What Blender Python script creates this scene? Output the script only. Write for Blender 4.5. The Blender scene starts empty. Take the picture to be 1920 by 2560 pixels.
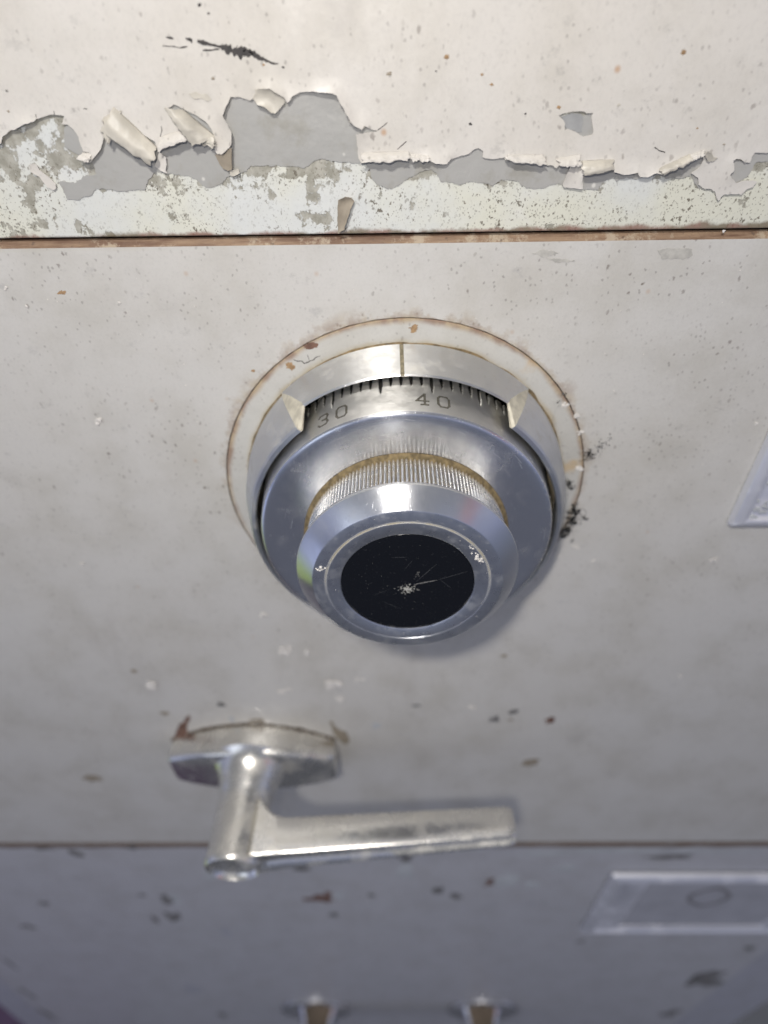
import bpy, math, random
import numpy as np
from mathutils import Matrix, Vector
from mathutils.geometry import delaunay_2d_cdt
from mathutils import noise as mnoise

random.seed(7)
rng = np.random.default_rng(7)
S = bpy.context.scene
COL = S.collection
PI = math.pi

# ------------------------------------------------------------------ camera
CF = np.array([-0.0176143, 0.77863812, -0.62722597])     # forward
CR = np.array([0.99977711, 0.00641371, -0.02011462])     # right
CU = np.array([0.01163917, 0.62744047, 0.77857754])      # up
CC = np.array([-0.00291579, -0.13302444, 0.09953163])    # position (metres)
FPX = 1454.28                                            # focal length for a 1920 px wide picture
cd = bpy.data.cameras.new('camera'); cam = bpy.data.objects.new('camera', cd); COL.objects.link(cam)
m = Matrix(((CR[0], CU[0], -CF[0], CC[0]), (CR[1], CU[1], -CF[1], CC[1]), (CR[2], CU[2], -CF[2], CC[2]), (0, 0, 0, 1)))
cam.matrix_world = m
cd.sensor_fit = 'HORIZONTAL'; cd.sensor_width = 36.0; cd.lens = 36.0 * FPX / 1920
cd.clip_start = 0.005; cd.clip_end = 50
cd.dof.use_dof = True; cd.dof.focus_distance = 0.124; cd.dof.aperture_fstop = 10.5
S.camera = cam

# ------------------------------------------------------------------ view
S.view_settings.view_transform = 'Standard'; S.view_settings.look = 'None'
S.view_settings.exposure = 0.0; S.view_settings.gamma = 1.0
S.view_settings.use_curve_mapping = False
S.render.resolution_x = 768; S.render.resolution_y = 1024

# ------------------------------------------------------------------ world (dim gradient plus made-up glow patches)
W_ = bpy.data.worlds.new('World'); S.world = W_; W_.use_nodes = True
wn = W_.node_tree.nodes; wl = W_.node_tree.links
bg = wn['Background']
tc = wn.new('ShaderNodeTexCoord'); sp = wn.new('ShaderNodeSeparateXYZ')
wl.new(tc.outputs['Generated'], sp.inputs[0])
mr = wn.new('ShaderNodeMapRange'); mr.inputs[1].default_value = -1; mr.inputs[2].default_value = 1
wl.new(sp.outputs['Z'], mr.inputs[0])
nz = wn.new('ShaderNodeTexNoise'); nz.inputs['Scale'].default_value = 2.6; nz.inputs['Detail'].default_value = 3
wl.new(tc.outputs['Generated'], nz.inputs['Vector'])
ad = wn.new('ShaderNodeMath'); ad.operation = 'MULTIPLY_ADD'; ad.inputs[1].default_value = 0.42; ad.inputs[2].default_value = -0.21
wl.new(nz.outputs['Fac'], ad.inputs[0])
a2 = wn.new('ShaderNodeMath'); a2.operation = 'ADD'; wl.new(ad.outputs[0], a2.inputs[0]); wl.new(mr.outputs[0], a2.inputs[1])
rp = wn.new('ShaderNodeValToRGB'); wl.new(a2.outputs[0], rp.inputs[0])
cr = rp.color_ramp
cr.elements[0].position = 0.0; cr.elements[0].color = (0.13, 0.135, 0.175, 1)
cr.elements[1].position = 1.0; cr.elements[1].color = (0.42, 0.42, 0.46, 1)
for p_, c_ in ((0.22, (0.17, 0.18, 0.225, 1)), (0.40, (0.22, 0.25, 0.34, 1)), (0.52, (0.40, 0.44, 0.66, 1)), (0.62, (0.52, 0.56, 0.74, 1)), (0.75, (0.30, 0.31, 0.33, 1))):
    e = cr.elements.new(p_); e.color = c_
col_ = rp.outputs[0]
for dv, c_, ra, rb in (((-0.05, 0.50, 0.86), (1.3, 1.3, 1.35, 1), 0.75, 0.25), ((-0.05, 0.55, 0.83), (5.0, 5.0, 4.8, 1), 0.20, 0.08), ((-0.78, -0.02, -0.62), (0.55, 0.75, 0.16, 1), 0.30, 0.10), ((-0.62, -0.30, -0.30), (0.75, 0.85, 1.3, 1), 0.34, 0.12), ((0.73, -0.585, 0.32), (0.75, 0.22, 0.12, 1), 0.16, 0.06)):  # added glow and colour patches, there only for the metal to reflect
    dd_ = wn.new('ShaderNodeVectorMath'); dd_.operation = 'DISTANCE'; wl.new(tc.outputs['Generated'], dd_.inputs[0]); dd_.inputs[1].default_value = Vector(dv).normalized()
    mm_ = wn.new('ShaderNodeMapRange'); mm_.interpolation_type = 'SMOOTHSTEP'; wl.new(dd_.outputs['Value'], mm_.inputs[0])
    mm_.inputs[1].default_value = rb; mm_.inputs[2].default_value = ra; mm_.inputs[3].default_value = 1; mm_.inputs[4].default_value = 0
    mx_ = wn.new('ShaderNodeMix'); mx_.data_type = 'RGBA'; wl.new(mm_.outputs[0], mx_.inputs[0]); wl.new(col_, mx_.inputs[6]); mx_.inputs[7].default_value = c_; col_ = mx_.outputs[2]
wl.new(col_, bg.inputs[0]); bg.inputs[1].default_value = 0.72

# ------------------------------------------------------------------ lamps
fl = bpy.data.lights.new('phone_flash', 'POINT'); fo = bpy.data.objects.new('phone_flash', fl); COL.objects.link(fo)
fl.energy = 0.33; fl.color = (1.0, 0.945, 0.87); fl.shadow_soft_size = 0.0035
fo.location = (-0.018, -0.135, 0.125)
wd = bpy.data.lights.new('window_light', 'AREA'); wo = bpy.data.objects.new('window_light', wd); COL.objects.link(wo)
wd.shape = 'RECTANGLE'; wd.size = 1.0; wd.size_y = 0.8; wd.energy = 2.6; wd.color = (0.80, 0.88, 1.0)
wo.location = (-1.3, -2.0, 0.35)
wo.rotation_euler = (Vector((0.0, 0.0, -0.15)) - Vector(wo.location)).to_track_quat('-Z', 'Y').to_euler()

od = bpy.data.lights.new('added_key_light', 'AREA'); oo = bpy.data.objects.new('added_key_light', od); COL.objects.link(oo)  # added lamp farther out along the flash's direction, evens the flash falloff
od.shape = 'DISK'; od.size = 0.035; od.energy = 1.38; od.color = (1.0, 0.97, 0.93)
oo.location = (-0.084, -0.300, 0.372)
oo.rotation_euler = (Vector((0.0, 0.0, 0.0)) - Vector(oo.location)).to_track_quat('-Z', 'Y').to_euler()

# ------------------------------------------------------------------ helpers
def W(px, py, h=0.0):
    """The point of the plane h metres in front of the cabinet that a sight line meets."""
    D = CF * FPX + CR * (px - 960) - CU * (py - 1280)
    t = (-h - CC[1]) / D[1]
    return CC + D * t

def mesh(name, verts, faces, mat, parent=None, smooth=False, mats=None, midx=None):
    org = Vector((0, 0, 0))
    p = parent
    while p is not None:
        org = org + p.location; p = p.parent
    vs = [(v[0] - org[0], v[1] - org[1], v[2] - org[2]) for v in verts]
    me = bpy.data.meshes.new(name); me.from_pydata(vs, [], [tuple(int(i) for i in f) for f in faces]); me.validate(); me.update()
    for mm in (mats or [mat]): me.materials.append(mm)
    if midx is not None and len(midx) == len(me.polygons): me.polygons.foreach_set('material_index', midx)
    me.polygons.foreach_set('use_smooth', [smooth] * len(me.polygons))
    o = bpy.data.objects.new(name, me); COL.objects.link(o)
    if parent is not None: o.parent = parent
    return o

def tag(o, label=None, cat=None, group=None, kind=None):
    if label: o['label'] = label
    if cat: o['category'] = cat
    if group: o['group'] = group
    if kind: o['kind'] = kind
    return o

def thing(name, loc, label, cat, group=None):
    o = bpy.data.objects.new(name, None); COL.objects.link(o); o.location = loc; o.empty_display_size = 0.01
    return tag(o, label, cat, group)

def bevel(o, w, seg=2, ang=35):
    b = o.modifiers.new('bevel', 'BEVEL'); b.width = w; b.segments = seg; b.limit_method = 'ANGLE'; b.angle_limit = math.radians(ang)
    b.harden_normals = False
    return o

def smooth_by_angle(o, deg=35):
    me = o.data
    me.polygons.foreach_set('use_smooth', [True] * len(me.polygons))
    try: me.set_sharp_from_angle(angle=math.radians(deg))
    except Exception: pass
    return o

def lathe(name, prof, mat, parent, n=256, smooth=35, closed=False):
    """Revolve (radius, height in front of the cabinet) rows about the dial's axis."""
    vs, fs = [], []
    for (r, h) in prof:
        for k in range(n):
            a = 2 * PI * k / n; vs.append((r * math.cos(a), -h, r * math.sin(a)))
    for i in range(len(prof) - 1):
        for k in range(n):
            k2 = (k + 1) % n; fs.append((i * n + k, i * n + k2, (i + 1) * n + k2, (i + 1) * n + k))
    if closed:
        vs.append((0, -prof[-1][1], 0)); c = len(vs) - 1; b = (len(prof) - 1) * n
        for k in range(n): fs.append((b + k, b + (k + 1) % n, c))
    o = mesh(name, vs, fs, mat, parent)
    return smooth_by_angle(o, smooth)

def arc(r0, h0, r1, h1, bulge=1, n=5):
    """Quarter-round rows from one profile point to another."""
    out = []
    for i in range(n + 1):
        t = i / n * PI / 2
        if bulge > 0: out.append((r0 + (r1 - r0) * (1 - math.cos(t)), h0 + (h1 - h0) * math.sin(t)))
        else: out.append((r0 + (r1 - r0) * math.sin(t), h0 + (h1 - h0) * (1 - math.cos(t))))
    return out

# ------------------------------------------------------------------ materials
class NT:
    def __init__(s, name):
        s.m = bpy.data.materials.new(name); s.m.use_nodes = True
        s.n = s.m.node_tree.nodes; s.l = s.m.node_tree.links; s.b = s.n['Principled BSDF']
        s.tc = s.n.new('ShaderNodeTexCoord'); s.co = s.tc.outputs['Object']
    def put(s, sock, v):
        if isinstance(v, bpy.types.NodeSocket): s.l.new(v, sock)
        elif isinstance(v, (tuple, list)): sock.default_value = (*v[:3], 1) if len(sock.default_value) == 4 else v
        else: sock.default_value = v
    def noise(s, scale, detail=4, rough=0.55, vec=None, dist=0.0):
        n = s.n.new('ShaderNodeTexNoise'); n.inputs['Scale'].default_value = scale; n.inputs['Detail'].default_value = detail
        n.inputs['Roughness'].default_value = rough; n.inputs['Distortion'].default_value = dist
        s.l.new(vec or s.co, n.inputs['Vector']); return n.outputs['Fac']
    def vor(s, scale, vec=None, rnd=1.0):
        n = s.n.new('ShaderNodeTexVoronoi'); n.inputs['Scale'].default_value = scale; n.inputs['Randomness'].default_value = rnd
        s.l.new(vec or s.co, n.inputs['Vector']); return n.outputs['Distance'], n.outputs['Color']
    def math(s, op, a, b=0.0, c=0.0, clamp=False):
        n = s.n.new('ShaderNodeMath'); n.operation = op; n.use_clamp = clamp
        s.put(n.inputs[0], a); s.put(n.inputs[1], b); s.put(n.inputs[2], c); return n.outputs[0]
    def ramp(s, v, lo, hi, a=0.0, b=1.0):
        n = s.n.new('ShaderNodeMapRange'); n.interpolation_type = 'SMOOTHSTEP'
        s.put(n.inputs[0], v); n.inputs[1].default_value = lo; n.inputs[2].default_value = hi
        n.inputs[3].default_value = a; n.inputs[4].default_value = b; return n.outputs[0]
    def mix(s, f, a, b):
        n = s.n.new('ShaderNodeMix'); n.data_type = 'RGBA'
        s.put(n.inputs[0], f); s.put(n.inputs[6], a); s.put(n.inputs[7], b); return n.outputs[2]
    def sep(s, v=None):
        n = s.n.new('ShaderNodeSeparateXYZ'); s.l.new(v or s.co, n.inputs[0]); return n.outputs
    def mapping(s, scale=(1, 1, 1), rot=(0, 0, 0), vec=None):
        n = s.n.new('ShaderNodeMapping'); n.inputs['Scale'].default_value = scale; n.inputs['Rotation'].default_value = rot
        s.l.new(vec or s.co, n.inputs['Vector']); return n.outputs[0]
    def length(s, v=None):
        n = s.n.new('ShaderNodeVectorMath'); n.operation = 'LENGTH'; s.l.new(v or s.co, n.inputs[0]); return n.outputs['Value']
    def bump(s, h, strength, dist):
        n = s.n.new('ShaderNodeBump'); n.inputs['Strength'].default_value = strength; n.inputs['Distance'].default_value = dist
        s.put(n.inputs['Height'], h); s.l.new(n.outputs[0], s.b.inputs['Normal']); return n
    def set(s, **k):
        names = dict(col='Base Color', met='Metallic', rough='Roughness', aniso='Anisotropic', spec='Specular IOR Level', coat='Coat Weight', ior='IOR')
        for a, v in k.items(): s.put(s.b.inputs[names[a]], v)
        return s

def flat_noise_paint(name, base, tint, rough=0.42, spots=1.0, rust=1.0, extra=None, warm=0.35):
    t = NT(name)
    c = t.mix(t.math('MULTIPLY', t.ramp(t.noise(22, 5), 0.35, 0.7), warm), base, tint)
    c = t.mix(t.ramp(t.noise(140, 5, 0.65), 0.52, 0.78, 0, 0.16), c, tuple(x * 0.72 for x in base))
    c = t.mix(t.ramp(t.noise(46, 6, 0.65), 0.40, 0.70, 0, 0.34 * spots), c, tuple(x * y for x, y in zip(base, (0.72, 0.70, 0.64))))
    c = t.mix(t.ramp(t.noise(1500, 3, 0.6), 0.45, 0.75, 0, 0.16), c, tuple(x * 0.62 for x in base))
    st_ = t.noise(300, 6, 0.75, t.mapping((0.7, 1, 1), (0, 0.4, 0)))
    c = t.mix(t.math('MULTIPLY', t.ramp(st_, 0.56, 0.70, 0, 0.40 * spots), t.ramp(t.noise(28, 4), 0.42, 0.62)), c, tuple(x * 0.50 for x in base))
    # small dark specks, only in some cells
    for sc, pres, rad, dark, f in ((430, 0.74, 0.17, (0.16, 0.13, 0.11), 0.55), (900, 0.60, 0.24, (0.20, 0.18, 0.16), 0.45), (170, 0.80, 0.07, (0.14, 0.11, 0.08), 0.75), (60, 0.70, 0.20, (0.34, 0.32, 0.30), 0.16)):
        v = t.mapping((1.0, 1.0, 0.8), (0, 0.25, 0))
        wob = t.n.new('ShaderNodeVectorMath'); wob.operation = 'MULTIPLY_ADD'
        nn = t.n.new('ShaderNodeTexNoise'); nn.inputs['Scale'].default_value = sc * 2.6; t.l.new(v, nn.inputs['Vector'])
        t.l.new(nn.outputs['Color'], wob.inputs[0]); wob.inputs[1].default_value = (0.5 / sc,) * 3; t.l.new(v, wob.inputs[2])
        d, cc = t.vor(sc, wob.outputs[0]); r, g, b = t.sep(cc)[:3]
        k = t.math('MULTIPLY', t.ramp(d, rad * 0.55, rad * 1.35, 1, 0), t.ramp(r, pres, pres + 0.15))
        k = t.math('MULTIPLY', k, t.math('MULTIPLY', t.ramp(t.noise(45, 3), 0.38, 0.62, 0.25, 1.0), f * spots))
        c = t.mix(k, c, dark)
    d, cc = t.vor(85); r = t.sep(cc)[1]
    k = t.math('MULTIPLY', t.ramp(d, 0.01, 0.075, 1, 0), t.ramp(r, 0.86, 0.93, 0, 0.6 * rust))
    c = t.mix(k, c, (0.42, 0.20, 0.06))
    if extra: c = extra(t, c)
    t.set(col=c, rough=t.ramp(t.noise(180, 4), 0.3, 0.8, rough - 0.08, rough + 0.14), spec=0.35)
    hb = t.math('ADD', t.noise(520, 3), t.math('MULTIPLY', t.noise(90, 2), 1.6))
    t.bump(hb, 0.35, 0.00022)
    return t.m

def seam_dirt(t, c):
    z = t.sep()[2]; x = t.sep()[0]
    ln = t.math('ADD', z, t.math('MULTIPLY', t.noise(60, 5), -0.0030))
    c = t.mix(t.ramp(ln, 0.0640, 0.0662, 0, 0.55), c, (0.50, 0.44, 0.34))
    return c

def drawer_extra(t, c):
    c = seam_dirt(t, c)
    s = t.sep(); r = t.length(t.mapping((1, 0, 1)))
    # rust bleeding from the round groove, heavier above the dial
    w = t.ramp(t.noise(85, 6, 0.7), 0.40, 0.62, 0.0004, 0.0042)
    dd = t.math('SUBTRACT', r, 0.0500)
    near = t.math('SUBTRACT', 1.0, t.math('DIVIDE', dd, w), clamp=True)
    top = t.math('MULTIPLY', t.ramp(s[2], -0.02, 0.03, 0.22, 0.75), t.ramp(t.noise(420, 4, 0.7), 0.34, 0.56, 0.35, 1.0))
    c = t.mix(t.math('MULTIPLY', t.math('MULTIPLY', near, top), 0.85), c, t.mix(t.ramp(t.noise(300, 3), 0.4, 0.6), (0.40, 0.31, 0.19), (0.24, 0.145, 0.085)))
    # bottom edge of the drawer is grubby
    ln = t.math('ADD', s[2], t.math('MULTIPLY', t.noise(30, 5), 0.010))
    c = t.mix(t.ramp(ln, -0.2385, -0.2330, 0.75, 0), c, (0.13, 0.09, 0.06))
    sk = t.noise(240, 5, 0.7, t.mapping((0.6, 1, 1), (0, 0.35, 0)))
    c = t.mix(t.math('MULTIPLY', t.ramp(sk, 0.60, 0.72, 0, 0.5), t.ramp(t.noise(18, 3), 0.35, 0.6)), c, (0.36, 0.35, 0.34))
    # faint smears
    sm = t.noise(26, 6, 0.7, t.mapping((1, 1, 0.35), (0, 0.5, 0)))
    c = t.mix(t.ramp(sm, 0.55, 0.75, 0, 0.28), c, (0.34, 0.31, 0.27))
    return c

BEIGE = (0.63, 0.60, 0.55); BEIGE2 = (0.61, 0.565, 0.49)
GREY = (0.355, 0.350, 0.328)
M_beige = flat_noise_paint('old_beige_paint', BEIGE, BEIGE2, 0.45, 1.1, 1.0)
M_drawer = flat_noise_paint('drawer_paint', (0.59, 0.572, 0.535), (0.56, 0.53, 0.475), 0.40, 1.15, 0.5, drawer_extra)
def lower_extra(t, c):
    s = t.sep(); ln = t.math('ADD', s[2], t.math('MULTIPLY', t.noise(45, 5), 0.008))
    c = t.mix(t.ramp(ln, -0.2420, -0.2395, 0, 0.9), c, (0.13, 0.085, 0.055))
    c = t.mix(t.ramp(t.noise(40, 6, 0.7), 0.55, 0.72, 0, 0.35), c, (0.30, 0.30, 0.31))
    return c
M_lower = flat_noise_paint('lower_drawer_paint', (0.51, 0.505, 0.52), (0.47, 0.468, 0.48), 0.42, 1.0, 0.6, lower_extra)
M_frame = flat_noise_paint('frame_paint', (0.44, 0.44, 0.48), (0.46, 0.47, 0.5), 0.45, 1.0, 0.6)

def mk_grey():
    t = NT('grey_primer')
    c = t.mix(t.ramp(t.noise(35, 5), 0.3, 0.75), GREY, (0.40, 0.39, 0.365))
    c = t.mix(t.ramp(t.noise(110, 6, 0.7), 0.50, 0.68, 0, 0.6), c, (0.30, 0.285, 0.24))
    d, cc = t.vor(420); r = t.sep(cc)[0]
    c = t.mix(t.math('MULTIPLY', t.ramp(d, 0.08, 0.24, 1, 0), t.ramp(r, 0.9, 0.95, 0, 0.8)), c, (0.7, 0.68, 0.62))
    t.set(col=c, rough=t.ramp(t.noise(90, 3), 0.3, 0.7, 0.30, 0.48), spec=0.4)
    t.bump(t.math('ADD', t.noise(330, 4), t.noise(90, 3)), 0.6, 0.0003)
    return t.m
M_grey = mk_grey()

def mk_mottled():
    t = NT('mottled_worn_base_paint')
    s = t.sep()
    c = t.mix(t.ramp(t.noise(38, 5), 0.36, 0.64), (0.62, 0.63, 0.605), (0.64, 0.63, 0.53))
    c = t.mix(t.ramp(t.noise(95, 4), 0.56, 0.74, 0, 0.5), c, (0.70, 0.69, 0.66))
    bottom = t.ramp(s[2], 0.0690, 0.0785, 1, 0)
    # irregular worn patches down to a drab layer
    upper = t.ramp(s[2], 0.0760, 0.0805, 0, 0.10)
    big = t.math('ADD', t.noise(135, 8, 0.68), upper)
    k = t.ramp(big, 0.580, 0.600)
    patch = t.mix(t.ramp(t.noise(500, 4), 0.35, 0.65), (0.25, 0.235, 0.185), (0.40, 0.38, 0.32))
    c = t.mix(t.math('MULTIPLY', k, 0.88), c, patch)
    # peppered pits
    for sc, pres, rad, f in ((620, 0.52, 0.23, 0.85), (1150, 0.38, 0.28, 0.8), (2100, 0.35, 0.30, 0.6), (330, 0.80, 0.20, 0.9)):
        v = t.mapping((1.0, 1.0, 0.85), (0, 0.45, 0))
        wob = t.n.new('ShaderNodeVectorMath'); wob.operation = 'MULTIPLY_ADD'
        nn = t.n.new('ShaderNodeTexNoise'); nn.inputs['Scale'].default_value = sc * 2.2; nn.inputs['Detail'].default_value = 4; t.l.new(v, nn.inputs['Vector'])
        t.l.new(nn.outputs['Color'], wob.inputs[0]); wob.inputs[1].default_value = (1.3 / sc,) * 3; t.l.new(v, wob.inputs[2])
        d, cc = t.vor(sc, wob.outputs[0]); r = t.sep(cc)[0]
        kk = t.math('MULTIPLY', t.ramp(d, rad * 0.6, rad * 1.15, 1, 0), t.ramp(r, pres, pres + 0.1))
        kk = t.math('MULTIPLY', kk, t.math('MULTIPLY', t.ramp(t.noise(75, 4), 0.42, 0.56, 0.25, 1.0), f))
        c = t.mix(kk, c, (0.12, 0.10, 0.07))
    # rust creeping up from the seam
    ln = t.math('ADD', s[2], t.math('MULTIPLY', t.noise(110, 6, 0.7), -0.0042))
    c = t.mix(t.ramp(ln, 0.0662, 0.0672, 0.85, 0), c, t.mix(t.ramp(t.noise(150, 3), 0.4, 0.6), (0.16, 0.12, 0.07), (0.24, 0.12, 0.09)))
    c = t.mix(t.ramp(t.noise(48, 4), 0.66, 0.76, 0, 0.5), c, (0.55, 0.38, 0.20))
    t.set(col=c, rough=t.ramp(t.noise(200, 4), 0.3, 0.8, 0.35, 0.6), spec=0.35)
    t.bump(t.math('SUBTRACT', t.noise(380, 5), t.math('MULTIPLY', k, 0.8)), 0.5, 0.0003)
    return t.m
M_base = mk_mottled()

def mk_plain(name, col, rough=0.5, met=0.0, nscale=300, var=0.3, bump=0.0):
    t = NT(name)
    c = t.mix(t.ramp(t.noise(nscale, 5), 0.3, 0.7), col, tuple(x * (1 - var) for x in col))
    t.set(col=c, rough=rough, met=met)
    if bump: t.bump(t.noise(nscale * 1.5, 4), 0.6, bump)
    return t.m
M_rustedge = None
def mk_rustedge():
    t = NT('rusty_painted_edge')
    v = t.mapping((0.25, 1, 3))
    c = t.mix(t.ramp(t.noise(90, 6, 0.7, v), 0.4, 0.62), (0.31, 0.21, 0.13), (0.14, 0.075, 0.045))
    c = t.mix(t.ramp(t.noise(130, 7, 0.75), 0.52, 0.62, 0, 0.8), c, (0.44, 0.36, 0.26))
    c = t.mix(t.ramp(t.noise(700, 3), 0.62, 0.7, 0, 0.5), c, (0.07, 0.05, 0.04))
    t.set(col=c, rough=0.6); t.bump(t.noise(600, 5), 0.7, 0.0003)
    return t.m
M_rustedge = mk_rustedge()
M_gap = mk_plain('dark_gap', (0.012, 0.011, 0.009), 0.9)
M_rust = mk_plain('red_rust', (0.22, 0.12, 0.085), 0.75, 0, 250, 0.5, 0.0003)
M_tan = mk_plain('tan_stained_paint', (0.34, 0.29, 0.22), 0.6, 0, 400, 0.25, 0.0002)
M_cream = mk_plain('curled_cream_paint', (0.60, 0.56, 0.475), 0.42, 0, 160, 0.30, 0.0003)
M_scuff = mk_plain('dark_scuff', (0.055, 0.048, 0.044), 0.6, 0, 900, 0.4)
M_black_lint = mk_plain('black_lint', (0.02, 0.019, 0.018), 0.9)
M_dust = mk_plain('pale_dust', (0.80, 0.76, 0.70), 0.8, 0, 900, 0.3)
M_tick = mk_plain('engraving_dirt', (0.045, 0.042, 0.038), 0.7, 0, 900, 0.5)
M_floor = mk_plain('floor_surface', (0.22, 0.23, 0.255), 0.7, 0, 8, 0.3)
M_mat = mk_plain('purple_mat', (0.10, 0.06, 0.12), 0.8, 0, 30, 0.3)
M_card = mk_plain('grey_card', (0.44, 0.44, 0.47), 0.5, 0, 60, 0.15)
M_clear = mk_plain('chip_grey', (0.36, 0.36, 0.35), 0.5, 0, 300, 0.2, 0.0002)

def metal(name, col, rough, aniso=0.0, grime=0.3, dust=(0.42, 0.36, 0.25), scr=0.12, extra=None, scale=1.0, axis='Y'):
    t = NT(name)
    n1 = t.noise(160 * scale, 6, 0.65); n2 = t.noise(900 * scale, 4, 0.6)
    g = t.math('MULTIPLY', t.ramp(n1, 0.50, 0.72), grime)
    g = t.math('ADD', g, t.math('MULTIPLY', t.ramp(n2, 0.62, 0.70), grime * 0.5), clamp=True)
    if extra: g = extra(t, g)
    c = t.mix(g, col, dust)
    ro = t.math('ADD', t.ramp(t.noise(300 * scale, 5, 0.7), 0.25, 0.75, rough - scr * 0.5, rough + scr * 0.5), t.math('MULTIPLY', g, 0.45))
    t.set(col=c, met=t.math('SUBTRACT', 1.0, g), rough=ro, aniso=aniso)
    t.b.inputs['Anisotropic Rotation'].default_value = 0.25
    if aniso:
        tn = t.n.new('ShaderNodeTangent'); tn.direction_type = 'RADIAL'; tn.axis = axis
        t.l.new(tn.outputs[0], t.b.inputs['Tangent'])
    # fine scratches
    s1 = t.noise(1300 * scale, 2, 0.5, t.mapping((1, 1, 0.04), (0, 0.9, 0)))
    s2 = t.noise(1500 * scale, 2, 0.5, t.mapping((1, 1, 0.05), (0, -0.5, 0)))
    t.bump(t.math('ADD', t.ramp(s1, 0.64, 0.72), t.ramp(s2, 0.66, 0.74)), 0.22, 0.00004)
    return t.m

def ring_bump(mat, strength=0.25):
    nt = mat.node_tree; n, l = nt.nodes, nt.links
    co = [x for x in n if x.type == 'TEX_COORD'][0].outputs['Object']
    mp = n.new('ShaderNodeMapping'); mp.inputs['Scale'].default_value = (1, 0, 1); l.new(co, mp.inputs['Vector'])
    ln = n.new('ShaderNodeVectorMath'); ln.operation = 'LENGTH'; l.new(mp.outputs[0], ln.inputs[0])
    wv = n.new('ShaderNodeTexNoise'); wv.noise_dimensions = '1D'; wv.inputs['Scale'].default_value = 5200; wv.inputs['Detail'].default_value = 3
    l.new(ln.outputs['Value'], wv.inputs['W'])
    old = [x for x in n if x.type == 'BUMP'][0]
    b = n.new('ShaderNodeBump'); b.inputs['Strength'].default_value = strength; b.inputs['Distance'].default_value = 0.00003
    l.new(wv.outputs['Fac'], b.inputs['Height']); l.new(b.outputs[0], old.inputs['Normal'])
M_dialface = metal('spun_steel_dial', (0.74, 0.75, 0.78), 0.24, 0.8, 0.08, scr=0.07)
M_band = metal('steel_number_band', (0.74, 0.73, 0.70), 0.42, 0.85, 0.20, (0.36, 0.33, 0.26))
def bezel_grime(t, g):
    h = t.sep()[1]   # minus height
    low = t.ramp(h, -0.0026, 0.0000, 0, 0.9)
    return t.math('MAXIMUM', g, t.math('MULTIPLY', low, t.ramp(t.noise(260, 5), 0.3, 0.62, 0.1, 1)))
M_bezel = metal('worn_spun_bezel', (0.78, 0.78, 0.76), 0.40, 0.88, 0.34, (0.47, 0.42, 0.31), extra=bezel_grime)
def knurl_grime(t, g):
    h = t.sep()[1]
    low = t.ramp(h, -0.0245, -0.0205, 0, 0.95)
    g = t.math('MAXIMUM', g, t.math('MULTIPLY', low, t.ramp(t.noise(500, 4), 0.25, 0.55, 0.35, 1)))
    r = t.length(t.mapping((1, 0, 1)))
    return t.math('MAXIMUM', g, t.ramp(r, 0.02450, 0.02485, 0.95, 0))
M_knurl = metal('knurled_steel', (0.74, 0.73, 0.70), 0.20, 0.0, 0.35, (0.20, 0.145, 0.07), extra=knurl_grime)
M_collar = metal('brushed_collar_steel', (0.78, 0.79, 0.81), 0.30, 0.85, 0.06, scr=0.06)
def face_grime(t, g):
    r = t.length(t.mapping((1, 0, 1))); s = t.sep()
    ring = t.ramp(t.math('ABSOLUTE', t.math('SUBTRACT', r, 0.0193)), 0.0001, 0.0005, 0.9, 0)
    ring = t.math('MULTIPLY', ring, t.math('MULTIPLY', t.ramp(s[2], -0.010, 0.012, 0.05, 1.0), t.ramp(t.noise(240, 4), 0.3, 0.6, 0.45, 1.0)))
    return t.math('MAXIMUM', g, ring)
M_knobface = metal('knob_face_steel', (0.72, 0.74, 0.78), 0.30, 0.3, 0.18, (0.42, 0.37, 0.25), extra=face_grime)
M_handle = metal('handle_nickel', (0.82, 0.80, 0.75), 0.25, 0.0, 0.40, (0.56, 0.52, 0.42), scale=0.5)
M_chrome = metal('label_frame_chrome', (0.84, 0.84, 0.88), 0.32, 0.0, 0.55, (0.80, 0.80, 0.84), scale=0.4, extra=lambda t, g: t.math('ADD', g, 0.30, clamp=True))
M_pull = metal('pull_chrome', (0.80, 0.80, 0.83), 0.28, 0.0, 0.3, (0.3, 0.25, 0.2), scale=0.3)

def mk_inlay():
    t = NT('black_knob_inlay')
    v = t.sep()
    c = t.mix(t.ramp(t.noise(1200, 4), 0.62, 0.72, 0, 0.25), (0.006, 0.007, 0.010), (0.10, 0.10, 0.10))
    r1 = t.noise(420, 6, 0.7)
    t.set(col=c, rough=t.ramp(r1, 0.3, 0.8, 0.12, 0.34), spec=0.28)
    return t.m
M_inlay = mk_inlay()

for m_ in (M_dialface, M_knobface): ring_bump(m_)

# ------------------------------------------------------------------ sheets of paint (traced outlines in wall coordinates)
def zz(pts, ox, oy, sc): return [(ox + x / sc, oy + y / sc) for x, y in pts]
zA = lambda p: zz(p, 0, 200, 3.318)
zB = lambda p: zz(p, 400, 200, 3.318)
zC = lambda p: zz(p, 800, 200, 3.318)
z4 = lambda p: zz(p, 1200, 200, 4.608)
z5 = lambda p: zz(p, 1500, 300, 3.95)
def wall2(pts): return [(float(q[0]), float(q[2])) for q in (W(x, y) for x, y in pts)]

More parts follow.
